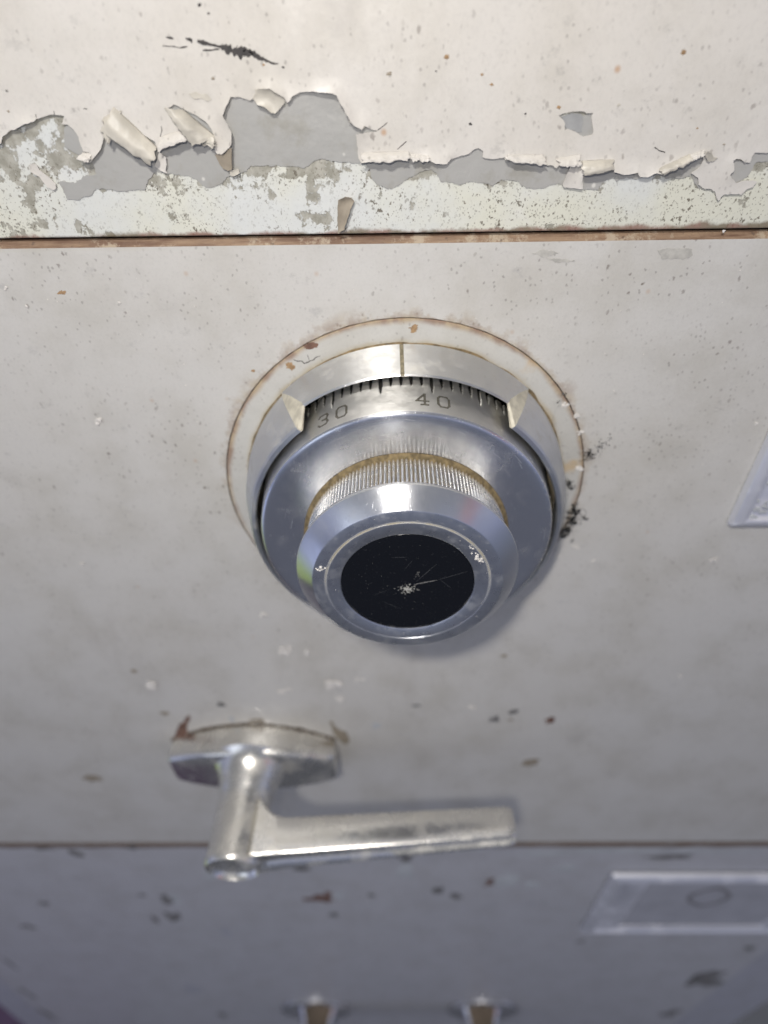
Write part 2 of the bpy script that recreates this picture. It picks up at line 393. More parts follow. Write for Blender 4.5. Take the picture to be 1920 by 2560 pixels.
def rough_line(pts, step=0.00025, amp=0.00012, closed=True, freq=900, seed=0.0):
    out = []; n = len(pts)
    for i in range(n if closed else n - 1):
        a = np.array(pts[i]); b = np.array(pts[(i + 1) % n]); L = np.linalg.norm(b - a)
        st = step if L < 0.03 else 0.02
        k = max(1, int(L / st)); nv = np.array([-(b - a)[1], (b - a)[0]]) / max(L, 1e-9)
        for j in range(k):
            p = a + (b - a) * j / k
            d = 0
            if L < 0.03:
                d = amp * (mnoise.noise(Vector((p[0] * freq, p[1] * freq, seed))) + 0.6 * mnoise.noise(Vector((p[0] * freq * 2.7, p[1] * freq * 2.7, seed + 5))))
            out.append(tuple(p + nv * d))
    if not closed: out.append(tuple(pts[-1]))
    return out

def inside(pts, poly):
    x, y = pts[:, 0], pts[:, 1]; P = np.array(poly); r = np.zeros(len(pts), bool); j = len(P) - 1
    for i in range(len(P)):
        xi, yi = P[i]; xj, yj = P[j]
        if yi != yj:
            c = ((yi > y) != (yj > y)) & (x < (xj - xi) * (y - yi) / (yj - yi) + xi); r ^= c
        j = i
    return r

def segdist(pts, poly, closed=True):
    P = np.array(poly); Q = np.roll(P, -1, 0)
    if not closed: P, Q = P[:-1], Q[:-1]
    best = np.full(len(pts), 1e9)
    for a, b in zip(P, Q):
        d = b - a; L = d @ d
        t = np.clip(((pts - a) @ d) / max(L, 1e-14), 0, 1)
        best = np.minimum(best, np.linalg.norm(pts - (a + t[:, None] * d), axis=1))
    return best

def sheet(name, outer, holes, mat, parent, y0, thick, grid, lift=None, edge=None, smooth=True, coarse=None):
    """A thin layer of paint: outline + interior points triangulated, given thickness, lifted where LIFT says."""
    allp = []; edges = []
    for loop in [outer] + holes:
        b = len(allp); allp += loop; n = len(loop); edges += [(b + i, b + (i + 1) % n) for i in range(n)]
    O = np.array(outer)
    gx0, gx1, gz0, gz1, gs = grid
    X, Z = np.meshgrid(np.arange(gx0, gx1, gs), np.arange(gz0, gz1, gs)); G = np.stack([X.ravel(), Z.ravel()], 1)
    G += rng.uniform(-0.25, 0.25, G.shape) * gs
    if coarse:
        X, Z = np.meshgrid(np.arange(*coarse[0]), np.arange(*coarse[1])); G = np.vstack([G, np.stack([X.ravel(), Z.ravel()], 1)])
    G = G[inside(G, outer)]
    for hl in holes: G = G[~inside(G, hl)]
    allp += [tuple(g) for g in G]
    r = delaunay_2d_cdt([Vector(p) for p in allp], edges, [], 0, 1e-7)
    V = np.array([tuple(v) for v in r[0]]); F = [f for f in r[2]]
    cen = np.array([V[list(f)].mean(0) for f in F]); ok = inside(cen, outer)
    for hl in holes: ok &= ~inside(cen, hl)
    F = [f for f, k in zip(F, ok) if k]
    up = lift(V) if lift is not None else np.zeros(len(V))
    n = len(V)
    vs = [(V[i, 0], -(y0 + thick + up[i]), V[i, 1]) for i in range(n)] + [(V[i, 0], -(y0 + up[i]), V[i, 1]) for i in range(n)]
    cnt = {}
    fs = []
    for f in F:
        a = V[f[1]] - V[f[0]]; b = V[f[2]] - V[f[0]]
        if a[0] * b[1] - a[1] * b[0] < 0: f = f[::-1]
        fs.append(tuple(f)); fs.append(tuple(i + n for i in f[::-1]))
        for i in range(len(f)):
            e = (f[i], f[(i + 1) % len(f)]); cnt[e] = 1
    for (a, b) in list(cnt):
        if (b, a) not in cnt: fs.append((b, a, a + n, b + n))
    o = mesh(name, vs, fs, mat, parent)
    smooth_by_angle(o, 50) if smooth else None
    return o

# ---- the header above the drawer
SL = -0.0060     # the seam's slight tilt
def seam_z(x): return 0.06800 + SL * x
HX0, HX1, HZ1 = -0.3105, 0.2705, 0.20
def box(name, x0, x1, y0, y1, z0, z1, mat, parent=None, zf=None):
    vs = [(x, y, z) for x in (x0, x1) for y in (y0, y1) for z in (z0, z1)]
    if zf: vs = [zf(v) for v in vs]
    return mesh(name, vs, [(0, 1, 3, 2), (4, 6, 7, 5), (0, 4, 5, 1), (2, 3, 7, 6), (0, 2, 6, 4), (1, 5, 7, 3)], mat, parent)
header = box('cabinet_header', HX0, HX1, 0.0, 0.02, 0.068, HZ1, M_base, None, lambda v: (v[0], v[1], seam_z(v[0]) + 0.00015 if v[2] < 0.1 else v[2]))
bevel(header, 0.0003)
tag(header, kind='structure')

beige_edge = (zA([(-140, 560), (0, 525), (22, 525), (35, 470), (70, 440), (105, 412), (130, 412), (180, 385), (230, 360), (290, 345), (312, 318), (330, 320), (380, 298), (460, 285), (540, 295), (535, 330), (520, 362), (570, 370), (620, 410), (660, 470), (675, 540), (700, 590), (750, 595), (740, 640), (765, 680), (800, 630), (850, 570), (865, 500), (872, 400), (862, 330), (920, 280), (1000, 262), (1050, 320), (1180, 440), (1295, 510), (1318, 588), (1440, 540), (1562, 485)])
    + zB([(150, 350), (70, 235), (120, 200), (200, 240), (300, 290), (380, 335), (425, 390), (462, 465), (465, 590), (485, 610), (520, 615), (560, 575), (585, 560), (603, 520), (605, 430), (575, 370), (540, 315), (530, 290), (560, 210), (590, 140), (660, 140), (750, 168), (775, 150), (800, 105), (790, 75), (850, 80), (920, 65), (960, 100), (1035, 140), (1060, 190), (1100, 140), (1160, 100), (1280, 98), (1430, 105), (1470, 130), (1500, 190), (1545, 270)])
    + zC([(235, 300), (255, 345), (300, 385), (350, 412), (366, 380), (440, 412), (480, 420), (420, 432), (300, 450), (308, 500), (318, 640), (340, 678), (500, 668), (600, 670), (735, 655), (722, 600), (745, 655), (905, 660), (960, 690), (1050, 692), (1080, 655), (1160, 630), (1240, 610), (1265, 580), (1310, 560), (1350, 590), (1345, 640), (1430, 655), (1530, 640)])
    + z4([(280, 915), (400, 938), (600, 960), (820, 975), (870, 1010), (905, 975), (1030, 985), (1000, 1060), (942, 1200), (960, 1232), (1060, 1240), (1175, 1250), (1170, 1080), (1300, 1080), (1420, 1055), (1515, 1020)])
    + z5([(118, 505), (220, 530), (290, 530), (360, 515), (380, 560), (450, 555), (540, 515), (590, 525), (700, 470), (860, 400), (1000, 345), (1012, 390), (985, 450), (940, 490), (890, 520), (930, 550), (968, 570), (960, 640), (1010, 672), (1080, 675), (1120, 700), (1140, 760), (1160, 795), (1210, 735), (1360, 725), (1382, 740), (1440, 680), (1500, 660), (1540, 600), (1430, 590), (1330, 620), (1300, 580), (1270, 540), (1310, 490), (1300, 400), (1330, 380), (1390, 390), (1420, 420), (1470, 420), (1490, 360), (1520, 320), (1659, 318), (1900, 330)]))
be = wall2(beige_edge)
ext_r = [(be[-1][0] + 0.01 * i, 0.0835 + 0.0022 * math.sin(i * 2.1)) for i in range(1, 17)]
ext_l = [(be[0][0] - 0.01 * i, 0.0800 + 0.0028 * math.sin(i * 1.7)) for i in range(21, 0, -1)]
line = rough_line(ext_l + be + ext_r, 0.00028, 0.00013, closed=False)
line = [p for p in line if HX0 < p[0] < HX1]
outer = [(HX1 - 0.0005, line[-1][1])] + [(HX1 - 0.0005, HZ1 - 0.0005), (HX0 + 0.0005, HZ1 - 0.0005), (HX0 + 0.0005, line[0][1])] + line
chip = rough_line(wall2(z4([(900, 410), (960, 385), (1080, 360), (1195, 362), (1215, 385), (1300, 375), (1275, 420), (1285, 500), (1300, 600), (1285, 628), (1180, 652), (1090, 590), (1000, 560), (970, 580), (975, 500), (940, 440)])), 0.00025, 0.00008)
be_np = np.array(line)
def lift_beige(V):
    d = np.minimum(segdist(V, be_np[::2], False), 1)
    out = np.zeros(len(V))
    m_ = d < 0.004
    for i in np.where(m_)[0]:
        x, z = V[i]
        a = mnoise.noise(Vector((x * 130, z * 90, 1.7)))
        a = max(0.0, a + 0.12) * 0.0016 + 0.00006
        wd_ = 0.0028
        if d[i] < wd_: out[i] = a * (1 - d[i] / wd_) ** 1.8
    return out
beige = sheet('peeling_paint_layer', outer, [chip], M_beige, header, 0.00022, 0.00022, (-0.105, 0.100, 0.0695, 0.0965, 0.00085), lift_beige, coarse=((-0.30, 0.27, 0.012), (0.10, 0.195, 0.010)))

grey_edge = (zA([(780, 690), (800, 780), (700, 800), (620, 850), (480, 840), (520, 900), (560, 990), (650, 995), (700, 965), (760, 960), (800, 900), (900, 905), (1000, 925), (1100, 915), (1210, 905), (1230, 830), (1290, 760), (1400, 775), (1520, 790)])
    + zB([(250, 800), (320, 840), (380, 890), (450, 888), (520, 850), (560, 800), (620, 795), (700, 760), (760, 715), (880, 712), (980, 705), (1040, 720), (1110, 710), (1200, 735), (1250, 690), (1330, 650), (1420, 665), (1500, 680), (1620, 690)])
    + zC([(380, 700), (415, 740), (420, 800), (470, 862), (520, 880), (560, 905), (640, 880), (700, 835), (780, 790), (850, 752), (920, 742), (970, 780), (1000, 840), (1080, 850), (1150, 870), (1250, 840), (1350, 850), (1430, 872), (1500, 830)])
    + z4([(340, 1150), (430, 1160), (480, 1220), (600, 1250), (700, 1250), (800, 1215), (850, 1195), (940, 1200), (960, 1235), (1180, 1255), (1360, 1262), (1400, 1185), (1500, 1130), (1590, 1120)])
    + z5([(120, 565), (160, 600), (250, 570), (380, 580), (480, 550), (600, 545), (640, 580), (700, 570), (830, 572), (900, 545), (940, 640), (980, 690)]))
ge = rough_line(wall2(grey_edge), 0.00022, 0.00022, closed=False, freq=1400, seed=3)
gtop = [(ge[-1][0] + 0.001, 0.0850), (0.055, 0.0865), (0.02, 0.0890), (-0.01, 0.0965), (-0.045, 0.0965), (-0.06, 0.0925), (-0.0655, 0.0880), (-0.0665, 0.0850)]
grey = sheet('grey_paint_layer', ge + gtop, [], M_grey, header, 0.00006, 0.00010, (-0.07, 0.085, 0.072, 0.096, 0.0015))
g2 = rough_line(wall2(z5([(1290, 560), (1310, 400), (1400, 400), (1480, 400), (1500, 300), (1900, 290), (1900, 410), (1659, 405), (1540, 420), (1450, 560), (1320, 630)])), 0.00025, 0.0002, seed=9)
grey_b = sheet('grey_paint_layer', g2, [], M_grey, header, 0.00006, 0.00010, (0.06, 0.10, 0.07, 0.09, 0.0015))
g3 = rough_line(wall2(z4([(1165, 420), (1300, 370), (1320, 640), (1170, 670)])), 0.00025, 0.0001)
sheet('grey_paint_layer', g3, [], M_grey, header, 0.00005, 0.00006, (0.02, 0.05, 0.08, 0.10, 0.002))

# loose remnants of the beige coat
def remnant(pts, mat=None, name='paint_remnant', y0=0.0002, th=0.00018, up=0.0, amp=0.0001):
    o_ = rough_line(wall2(pts), 0.00025, amp, seed=random.random() * 50)
    c = np.mean(o_, 0)
    def lf(V):
        d = segdist(V, o_); return up * np.exp(-d / 0.0006) * (0.6 + 0.6 * np.sin(V[:, 0] * 900))
    xs = [p[0] for p in o_]; zs = [p[1] for p in o_]
    return sheet(name, o_, [], mat or M_beige, header, y0, th, (min(xs), max(xs), min(zs), max(zs), 0.0005), lf if up else None)
remnant(zA([(255, 700), (290, 690), (318, 705), (330, 740), (380, 780), (430, 820), (470, 860), (470, 895), (455, 915), (400, 885), (370, 850), (335, 800), (290, 775), (262, 750)]), up=0.0002)
remnant(zA([(1325, 590), (1385, 640), (1390, 700), (1380, 750), (1398, 772), (1340, 750), (1285, 715), (1310, 660)]), up=0.0002)
remnant(zB([(585, 745), (620, 740), (655, 730), (665, 765), (640, 785), (600, 800), (585, 780)]), M_cream, up=0.0003)
remnant(zB([(1480, 990), (1540, 962), (1590, 970), (1612, 1000), (1590, 1050), (1560, 1140), (1530, 1230), (1500, 1250), (1480, 1270), (1474, 1160), (1472, 1060)]), M_tan, up=0.0006, name='tan_paint_flake')
remnant(zB([(460, 620), (500, 612), (540, 612), (575, 575), (603, 560), (606, 735), (570, 750), (530, 735), (495, 690)]), M_tan, y0=0.0003, up=0.0006, name='tan_paint_flake')
remnant(zB([(790, 75), (920, 65), (960, 100), (1035, 140), (1040, 190), (972, 262), (960, 278), (930, 268), (870, 215), (815, 205), (775, 150), (800, 105)]), M_cream, y0=0.00045, up=0.0005, name='paint_flake')
remnant(zC([(235, 340), (290, 330), (350, 345), (372, 385), (350, 410), (290, 375)]), M_cream, y0=0.0005, up=0.0003, name='paint_flake')
remnant(z4([(930, 420), (1060, 375), (1160, 385), (1190, 420), (1170, 600), (1110, 605), (1060, 570), (985, 555)]), M_clear, y0=0.0001, up=0.0001, name='paint_remnant', amp=0.0002)
remnant(zB([(245, 115), (300, 95), (350, 120), (390, 112), (432, 160), (400, 180), (350, 150), (290, 160)]), M_cream, y0=0.00046, th=0.00005, up=0.0001, name='paint_flake')
remnant(z5([(1010, 330), (1040, 300), (1090, 310), (1110, 350), (1150, 370), (1120, 400), (1060, 410), (1020, 380)]), M_cream, y0=0.00047, up=0.0005, name='paint_flake', amp=0.0004)

# curled flakes: a sheet that arches off the wall between an attached edge and a free edge
def curl(p0, p1, q0, q1, H, mat=M_cream, name='curled_paint_flake', free=0.0005, nu=60, nv=18, over=0.0, jag=0.0004, base=0.00045):
    P0, P1, Q0, Q1 = [np.array(p) for p in wall2([p0, p1, q0, q1])]
    vs, fs = [], []
    sd = random.random() * 99
    for i in range(nu + 1):
        u = i / nu
        A = P0 + (P1 - P0) * u; B = Q0 + (Q1 - Q0) * u
        for j in range(nv + 1):
            v = j / nv
            jj = jag * (mnoise.noise(Vector((u * 7, sd, 0))) + 0.3 * mnoise.noise(Vector((u * 17, sd, 2)))) * v
            p = A + (B - A) * v + (B - A) / np.linalg.norm(B - A) * jj
            p = p + (P1 - P0) / np.linalg.norm(P1 - P0) * (0.0007 * (mnoise.noise(Vector((v * 3, sd + 9 + round(u), 0))) + 0.3 * mnoise.noise(Vector((v * 11, sd + 9 + round(u), 0)))) * (abs(2 * u - 1) ** 2) * (1 if u > 0.5 else -1))
            a = v * (PI * (0.62 + over))
            h = base + H * math.sin(min(a, PI)) ** 0.8 * (0.75 + 0.35 * math.sin(u * PI)) + free * v + 0.00012 * mnoise.noise(Vector((u * 6, v * 4, sd)))
            vs.append((p[0], -h, p[1]))
    for i in range(nu):
        for j in range(nv):
            a = i * (nv + 1) + j; fs.append((a, a + 1, a + nv + 2, a + nv + 1))
    o = mesh(name, vs, fs, mat, header, smooth=True)
    s = o.modifiers.new('thickness', 'SOLIDIFY'); s.thickness = 0.00013; s.offset = 0
    return o
A1 = lambda x, y: zA([(x, y)])[0]
B1 = lambda x, y: zB([(x, y)])[0]
F4 = lambda x, y: z4([(x, y)])[0]
F5 = lambda x, y: z5([(x, y)])[0]
curl(A1(960, 225), A1(1315, 560), A1(865, 420), A1(1280, 705), 0.0015, over=0.15)
curl(A1(880, 300), A1(1020, 250), A1(872, 430), A1(930, 535), 0.0010, over=0.1)
curl(B1(200, 245), B1(470, 470), B1(60, 225), B1(290, 545), 0.0014, over=0.10)
curl(B1(350, 455), B1(350, 540), B1(470, 470), B1(460, 550), 0.0007)
curl(A1(1335, 470), A1(1560, 400), A1(1322, 590), A1(1562, 488), 0.0009, mat=M_beige)
curl(F4(1155, 930), F4(1518, 905), F4(1185, 1085), F4(1515, 1025), 0.0012, over=0.12)
curl(F4(880, 900), F4(1150, 850), F4(905, 985), F4(1130, 985), 0.0008, mat=M_beige)
curl(F4(300, 850), F4(740, 860), F4(290, 920), F4(760, 972), 0.0007, mat=M_beige)
curl(F5(560, 470), F5(870, 335), F5(600, 528), F5(880, 400), 0.0011, over=0.1)
curl(F5(860, 340), F5(1020, 290), F5(880, 395), F5(1005, 345), 0.0006, mat=M_beige)
curl(zC([(345, 600)])[0], zC([(735, 590)])[0], zC([(340, 680)])[0], zC([(738, 656)])[0], 0.0008, mat=M_beige)
curl(zC([(755, 610)])[0], zC([(900, 620)])[0], zC([(758, 670)])[0], zC([(905, 662)])[0], 0.0006, mat=M_beige)
curl(A1(690, 600), A1(770, 600), A1(660, 650), A1(765, 680), 0.0006, mat=M_beige)

# scuffs and hairline cracks on the beige coat
def ribbon(pts, widths, h0, th, mat, name, parent, jag=0.3):
    P = np.array(wall2(pts)); L = [0.0]
    for a, b in zip(P[:-1], P[1:]): L.append(L[-1] + np.linalg.norm(b - a))
    n = max(6, int(L[-1] / 0.0002)); ts = np.linspace(0, L[-1], n)
    X = np.interp(ts, L, P[:, 0]); Z = np.interp(ts, L, P[:, 1]); Wd = np.interp(ts, L, widths)
    sd = random.random() * 100
    vs, fs = [], []
    for i in range(n):
        a = max(0, i - 1); b = min(n - 1, i + 1); t = np.array([X[b] - X[a], Z[b] - Z[a]]); t /= np.linalg.norm(t) + 1e-12
        nn = np.array([-t[1], t[0]])
        w1 = Wd[i] * (0.5 + jag * mnoise.noise(Vector((ts[i] * 2500, sd, 0)))); w2 = Wd[i] * (0.5 + jag * mnoise.noise(Vector((ts[i] * 2500, sd, 9))))
        off = 0.00006 * mnoise.noise(Vector((ts[i] * 1200, sd, 4)))
        c = np.array([X[i], Z[i]]) + nn * off
        p = c + nn * w1; q = c - nn * w2
        vs += [(p[0], -(h0 + th), p[1]), (q[0], -(h0 + th), q[1])]
    for i in range(n - 1): fs.append((2 * i, 2 * i + 1, 2 * i + 3, 2 * i + 2))
    return mesh(name, vs, fs, mat, parent)
zS = lambda p: zz(p, 380, 0, 4.608)
HB = 0.00045
for pts, ws in (([(530, 470), (590, 490), (690, 515), (780, 535)], (0.0004, 0.0007, 0.0004, 0.0003)),
                ([(775, 530), (830, 550), (930, 585), (1010, 610), (1090, 610), (1170, 620)], (0.0003, 0.0008, 0.0013, 0.0015, 0.0014, 0.0003)),
                ([(1160, 610), (1230, 660), (1300, 690), (1390, 725), (1460, 735)], (0.0008, 0.0007, 0.0006, 0.0003, 0.00015)),
                ([(595, 580), (650, 580), (720, 572), (780, 560)], (0.00035, 0.00025, 0.0002, 0.0002)),
                ([(395, 442), (440, 450), (470, 462)], (0.0002, 0.0005, 0.0003)), ([(455, 465), (465, 495)], (0.0003, 0.0003)),
                ([(170, 425), (215, 435), (258, 442)], (0.0002, 0.0004, 0.0001)),
                ([(330, 550), (370, 545), (415, 538)], (0.0001, 0.0003, 0.0001)),
                ([(1500, 770), (1530, 778)], (0.0002, 0.0003)),
                ([(980, 570), (985, 525)], (0.0003, 0.0001)), ([(1060, 590), (1085, 558)], (0.0004, 0.0001)),
                ([(1120, 580), (1140, 585), (1170, 625)], (0.0005, 0.0006, 0.0002)),
                ([(130, 530), (240, 530), (330, 550)], (0.00008, 0.00012, 0.0001))):
    ribbon(zS(pts), ws, HB, 0.00004, M_scuff, 'scuff_mark', beige, 0.5)
for pts in (zA([(852, 270), (862, 330)]), zA([(1345, 380), (1350, 410), (1335, 470), (1308, 500)]), zA([(1525, 225), (1528, 300)]),
            zC([(640, 572), (715, 505)]), zC([(366, 380), (378, 345)]), zA([(312, 320), (306, 282)]), zA([(462, 285), (458, 255)]), zA([(700, 235), (730, 240)]),
            z5([(530, 265), (570, 295), (635, 315)]), zC([(480, 415), (560, 350)]), zA([(920, 275), (895, 305)])):
    ribbon(pts, [0.00012] * len(pts), HB, 0.00006, M_scuff, 'hairline_crack', beige, 0.4)

def blob(name, px, py, rx, rz, mat, parent, h0, th=0.00008, n=28, rough=0.45, wall=True):
    """A small irregular low mound on the wall plane."""
    c = W(px, py) if wall else (px, 0, py)
    sd = random.random() * 100; vs, fs = [(c[0], -(h0 + th), c[2])], []
    for ring, (k, hh) in enumerate(((0.6, th * 0.9), (1.0, 0.0))):
        for i in range(n):
            a = 2 * PI * i / n
            r = 1 + rough * (mnoise.noise(Vector((math.cos(a) * 1.6, math.sin(a) * 1.6, sd))) + 0.6 * mnoise.noise(Vector((math.cos(a) * 4, math.sin(a) * 4, sd))))
            vs.append((c[0] + rx * r * k * math.cos(a), -(h0 + hh), c[2] + rz * r * k * math.sin(a)))
    for i in range(n):
        j = (i + 1) % n; fs.append((0, 1 + j, 1 + i)); fs.append((1 + i, 1 + j, 1 + n + j, 1 + n + i))
    return mesh(name, vs, fs, mat, parent, smooth=True)

M_rspot = mk_plain('orange_rust', (0.42, 0.27, 0.14), 0.7, 0, 700, 0.4)
for x, y, r, mt in ((1116, 142, .0008, M_rspot), (1205, 186, .0005, M_rspot), (1228, 211, .0006, M_rspot), (1396, 267, .0007, M_rspot), (1706, 130, .0008, M_rspot), (973, 184, .0009, M_tan),
                (534, 196, .0006, M_tan), (1545, 262, .0006, M_cream), (1175, 310, .0006, M_scuff), (1740, 320, .0004, M_rspot), (500, 12, .0006, M_scuff), (523, 34, .0004, M_scuff), (1090, 178, .0003, M_scuff), (660, 162, .0004, M_rspot), (1312, 284, .0004, M_scuff), (1808, 360, .0004, M_tan), (20, 227, .0004, M_scuff), (24, 278, .0005, M_tan)):
    blob('paint_blemish', x, y, r * 0.55, r * 0.4, mt, beige, HB, 0.00006, rough=0.7)

# ------------------------------------------------------------------ the drawer front with its round groove
DZ0 = -0.2380
def disc_pts(r, n): return [(r * math.cos(2 * PI * k / n), r * math.sin(2 * PI * k / n)) for k in range(n)]
ch = 0.0016
n_ring = 360
RG = 0.05015
hole = disc_pts(RG, n_ring)
ox = np.linspace(HX0 + 0.0005, HX1 - 0.0005, 60)
topl = [(x, seam_z(x) - 0.0003 - ch) for x in ox]
rect = topl + [(HX1 - 0.0005, DZ0 + 0.001), (HX0 + 0.0005, DZ0 + 0.001)]
allp = rect + hole
nr = len(rect); edges = [(i, (i + 1) % nr) for i in range(nr)] + [(nr + i, nr + (i + 1) % n_ring) for i in range(n_ring)]
gx, gz = np.meshgrid(np.arange(-0.29, 0.26, 0.02), np.arange(-0.22, 0.06, 0.02)); G = np.stack([gx.ravel(), gz.ravel()], 1)
G = G[np.hypot(G[:, 0], G[:, 1]) > 0.056]
r_ = delaunay_2d_cdt([Vector(p) for p in allp + [tuple(g) for g in G]], edges, [], 0, 1e-8)
V = np.array([tuple(v) for v in r_[0]]); vs = [(v[0], 0.0, v[1]) for v in V]; fs = []
for f in r_[2]:
    c = V[list(f)].mean(0)
    if np.hypot(*c) < RG - 1e-4 or not inside(c[None], rect)[0]: continue
    a = V[f[1]] - V[f[0]]; b = V[f[2]] - V[f[0]]
    fs.append(tuple(f) if a[0] * b[1] - a[1] * b[0] > 0 else tuple(f[::-1]))
mi = [0] * len(fs)
# groove wall
b0 = len(vs)
for k in range(n_ring):
    a = 2 * PI * k / n_ring; vs += [(RG * math.cos(a), 0.0, RG * math.sin(a)), (RG * math.cos(a), 0.0012, RG * math.sin(a))]
for k in range(n_ring):
    a, c = b0 + 2 * k, b0 + 2 * ((k + 1) % n_ring); fs.append((a, a + 1, c + 1, c)); mi.append(1)
# chamfered top edge, and returns
b0 = len(vs)
for x in ox: 
    wv = 0.00012 * mnoise.noise(Vector((x * 400, 0, 0)))
    vs += [(x, 0.0, seam_z(x) - 0.0003 - ch), (x, 0.0012, seam_z(x) - 0.00045 + wv), (x, 0.018, seam_z(x) - 0.00045)]
for k in range(len(ox) - 1):
    a = b0 + 3 * k; fs.append((a, a + 3, a + 4, a + 1)); mi.append(1); fs.append((a + 1, a + 4, a + 5, a + 2)); mi.append(1)
b0 = len(vs)
vs += [(HX0 + 0.0005, 0, DZ0 + 0.001), (HX1 - 0.0005, 0, DZ0 + 0.001), (HX0 + 0.0005, 0.001, DZ0), (HX1 - 0.0005, 0.001, DZ0), (HX0 + 0.0005, 0.018, DZ0), (HX1 - 0.0005, 0.018, DZ0)]
fs += [(b0, b0 + 2, b0 + 3, b0 + 1), (b0 + 2, b0 + 4, b0 + 5, b0 + 3)]; mi += [1, 1]
b0 = len(vs)
for xs_, s_ in ((HX0 + 0.0005, 1), (HX1 - 0.0005, -1)):
    b = len(vs); vs += [(xs_, 0, DZ0 + 0.001), (xs_, 0, seam_z(xs_) - 0.0003 - ch), (xs_, 0.018, seam_z(xs_) - 0.0003 - ch), (xs_, 0.018, DZ0 + 0.001)]
    fs.append((b, b + 1, b + 2, b + 3)); mi.append(0)
drawer = mesh('drawer_front', vs, fs, None, None, mats=[M_drawer, M_rustedge], midx=mi)
tag(drawer, kind='structure')

M_seamchip = mk_plain('bare_chip', (0.52, 0.50, 0.45), 0.5, 0, 500, 0.25)
# ragged chips of lighter paint just under the seam
for pts in (zz([(1180, 45), (1240, 35), (1330, 40), (1335, 65), (1290, 85), (1200, 80)], 960, 600, 1.728),
            zz([(690, 40), (760, 55), (700, 75), (830, 90), (760, 100), (640, 60)], 960, 600, 1.728)):
    o_ = rough_line(wall2(pts), 0.00025, 0.0003)
    xs = [p[0] for p in o_]; zs = [p[1] for p in o_]
    sheet('paint_chip', o_, [], M_seamchip, drawer, 0.00002, 0.00005, (min(xs), max(xs), min(zs), max(zs), 0.001))

# ------------------------------------------------------------------ lower drawer, frame, floor
lower = box('drawer_front', HX0 + 0.0005, HX1 - 0.0005, 0.0004, 0.02, -0.90, -0.2415, M_lower)
vv = lower.data.vertices
for v in vv:
    if v.co.x < 0: v.co.x = -0.3100 - max(0, (-0.2415 - v.co.z)) * 0.12
    v.co.z = v.co.z - 0.006 * v.co.x * 0.5 if v.co.z > -0.5 else v.co.z
bevel(lower, 0.0012)
tag(lower, kind='structure')
def frame_strip(name, pts, y0, y1, mat):
    n = len(pts); vs = [(p[0], y0, p[1]) for p in pts] + [(p[0], y1, p[1]) for p in pts]
    fs = [tuple(range(n)), tuple(range(2 * n - 1, n - 1, -1))] + [(i, i + n, (i + 1) % n + n, (i + 1) % n) for i in range(n)]
    return mesh(name, vs, fs, mat)
fL = frame_strip('cabinet_frame', [(-0.3115, 0.20), (-0.3118, -0.2415), (-0.3920, -0.90), (-0.4250, -0.90), (-0.3350, -0.2415), (-0.3350, 0.20)], 0.002, 0.45, M_frame)
fR = frame_strip('cabinet_frame', [(0.2712, -0.90), (0.2712, 0.20), (0.3300, 0.20), (0.3300, -0.90)], 0.0015, 0.45, M_frame)
core = box('cabinet_body', -0.300, 0.2712, 0.0205, 0.45, -0.90, 0.20, M_gap)
for o_ in (fL, fR, core): tag(o_, kind='structure')
floor = mesh('floor', [(-0.95, -0.7, -0.92), (0.95, -0.7, -0.92), (0.95, 1.6, -0.92), (-0.95, 1.6, -0.92)], [(0, 1, 2, 3)], M_floor); tag(floor, kind='structure')
mat_ = box('floor_mat', -0.93, -0.36, -0.35, 1.0, -0.918, -0.905, M_mat); tag(mat_, kind='structure')

# grime packed along the upper edge of the handle's base
M_seat = mk_plain('seating_grime', (0.13, 0.095, 0.065), 0.9, 0, 300, 0.5, 0.0003)
vs, fs = [], []
for i in range(121):
    s_ = -1.0 + 2.0 * i / 120; x = -0.0646 + 0.0356 * s_; zt = -0.1208 - 0.0120 * s_ * s_
    w_ = 0.0013 + 0.0011 * mnoise.noise(Vector((x * 220, 3, 0)))
    vs += [(x, -0.00012, zt - 0.001), (x, -0.00004, zt + max(0.0004, w_))]
for i in range(120): fs.append((2 * i, 2 * i + 2, 2 * i + 3, 2 * i + 1))
mesh('grime_stain', vs, fs, M_seat, drawer, smooth=True)
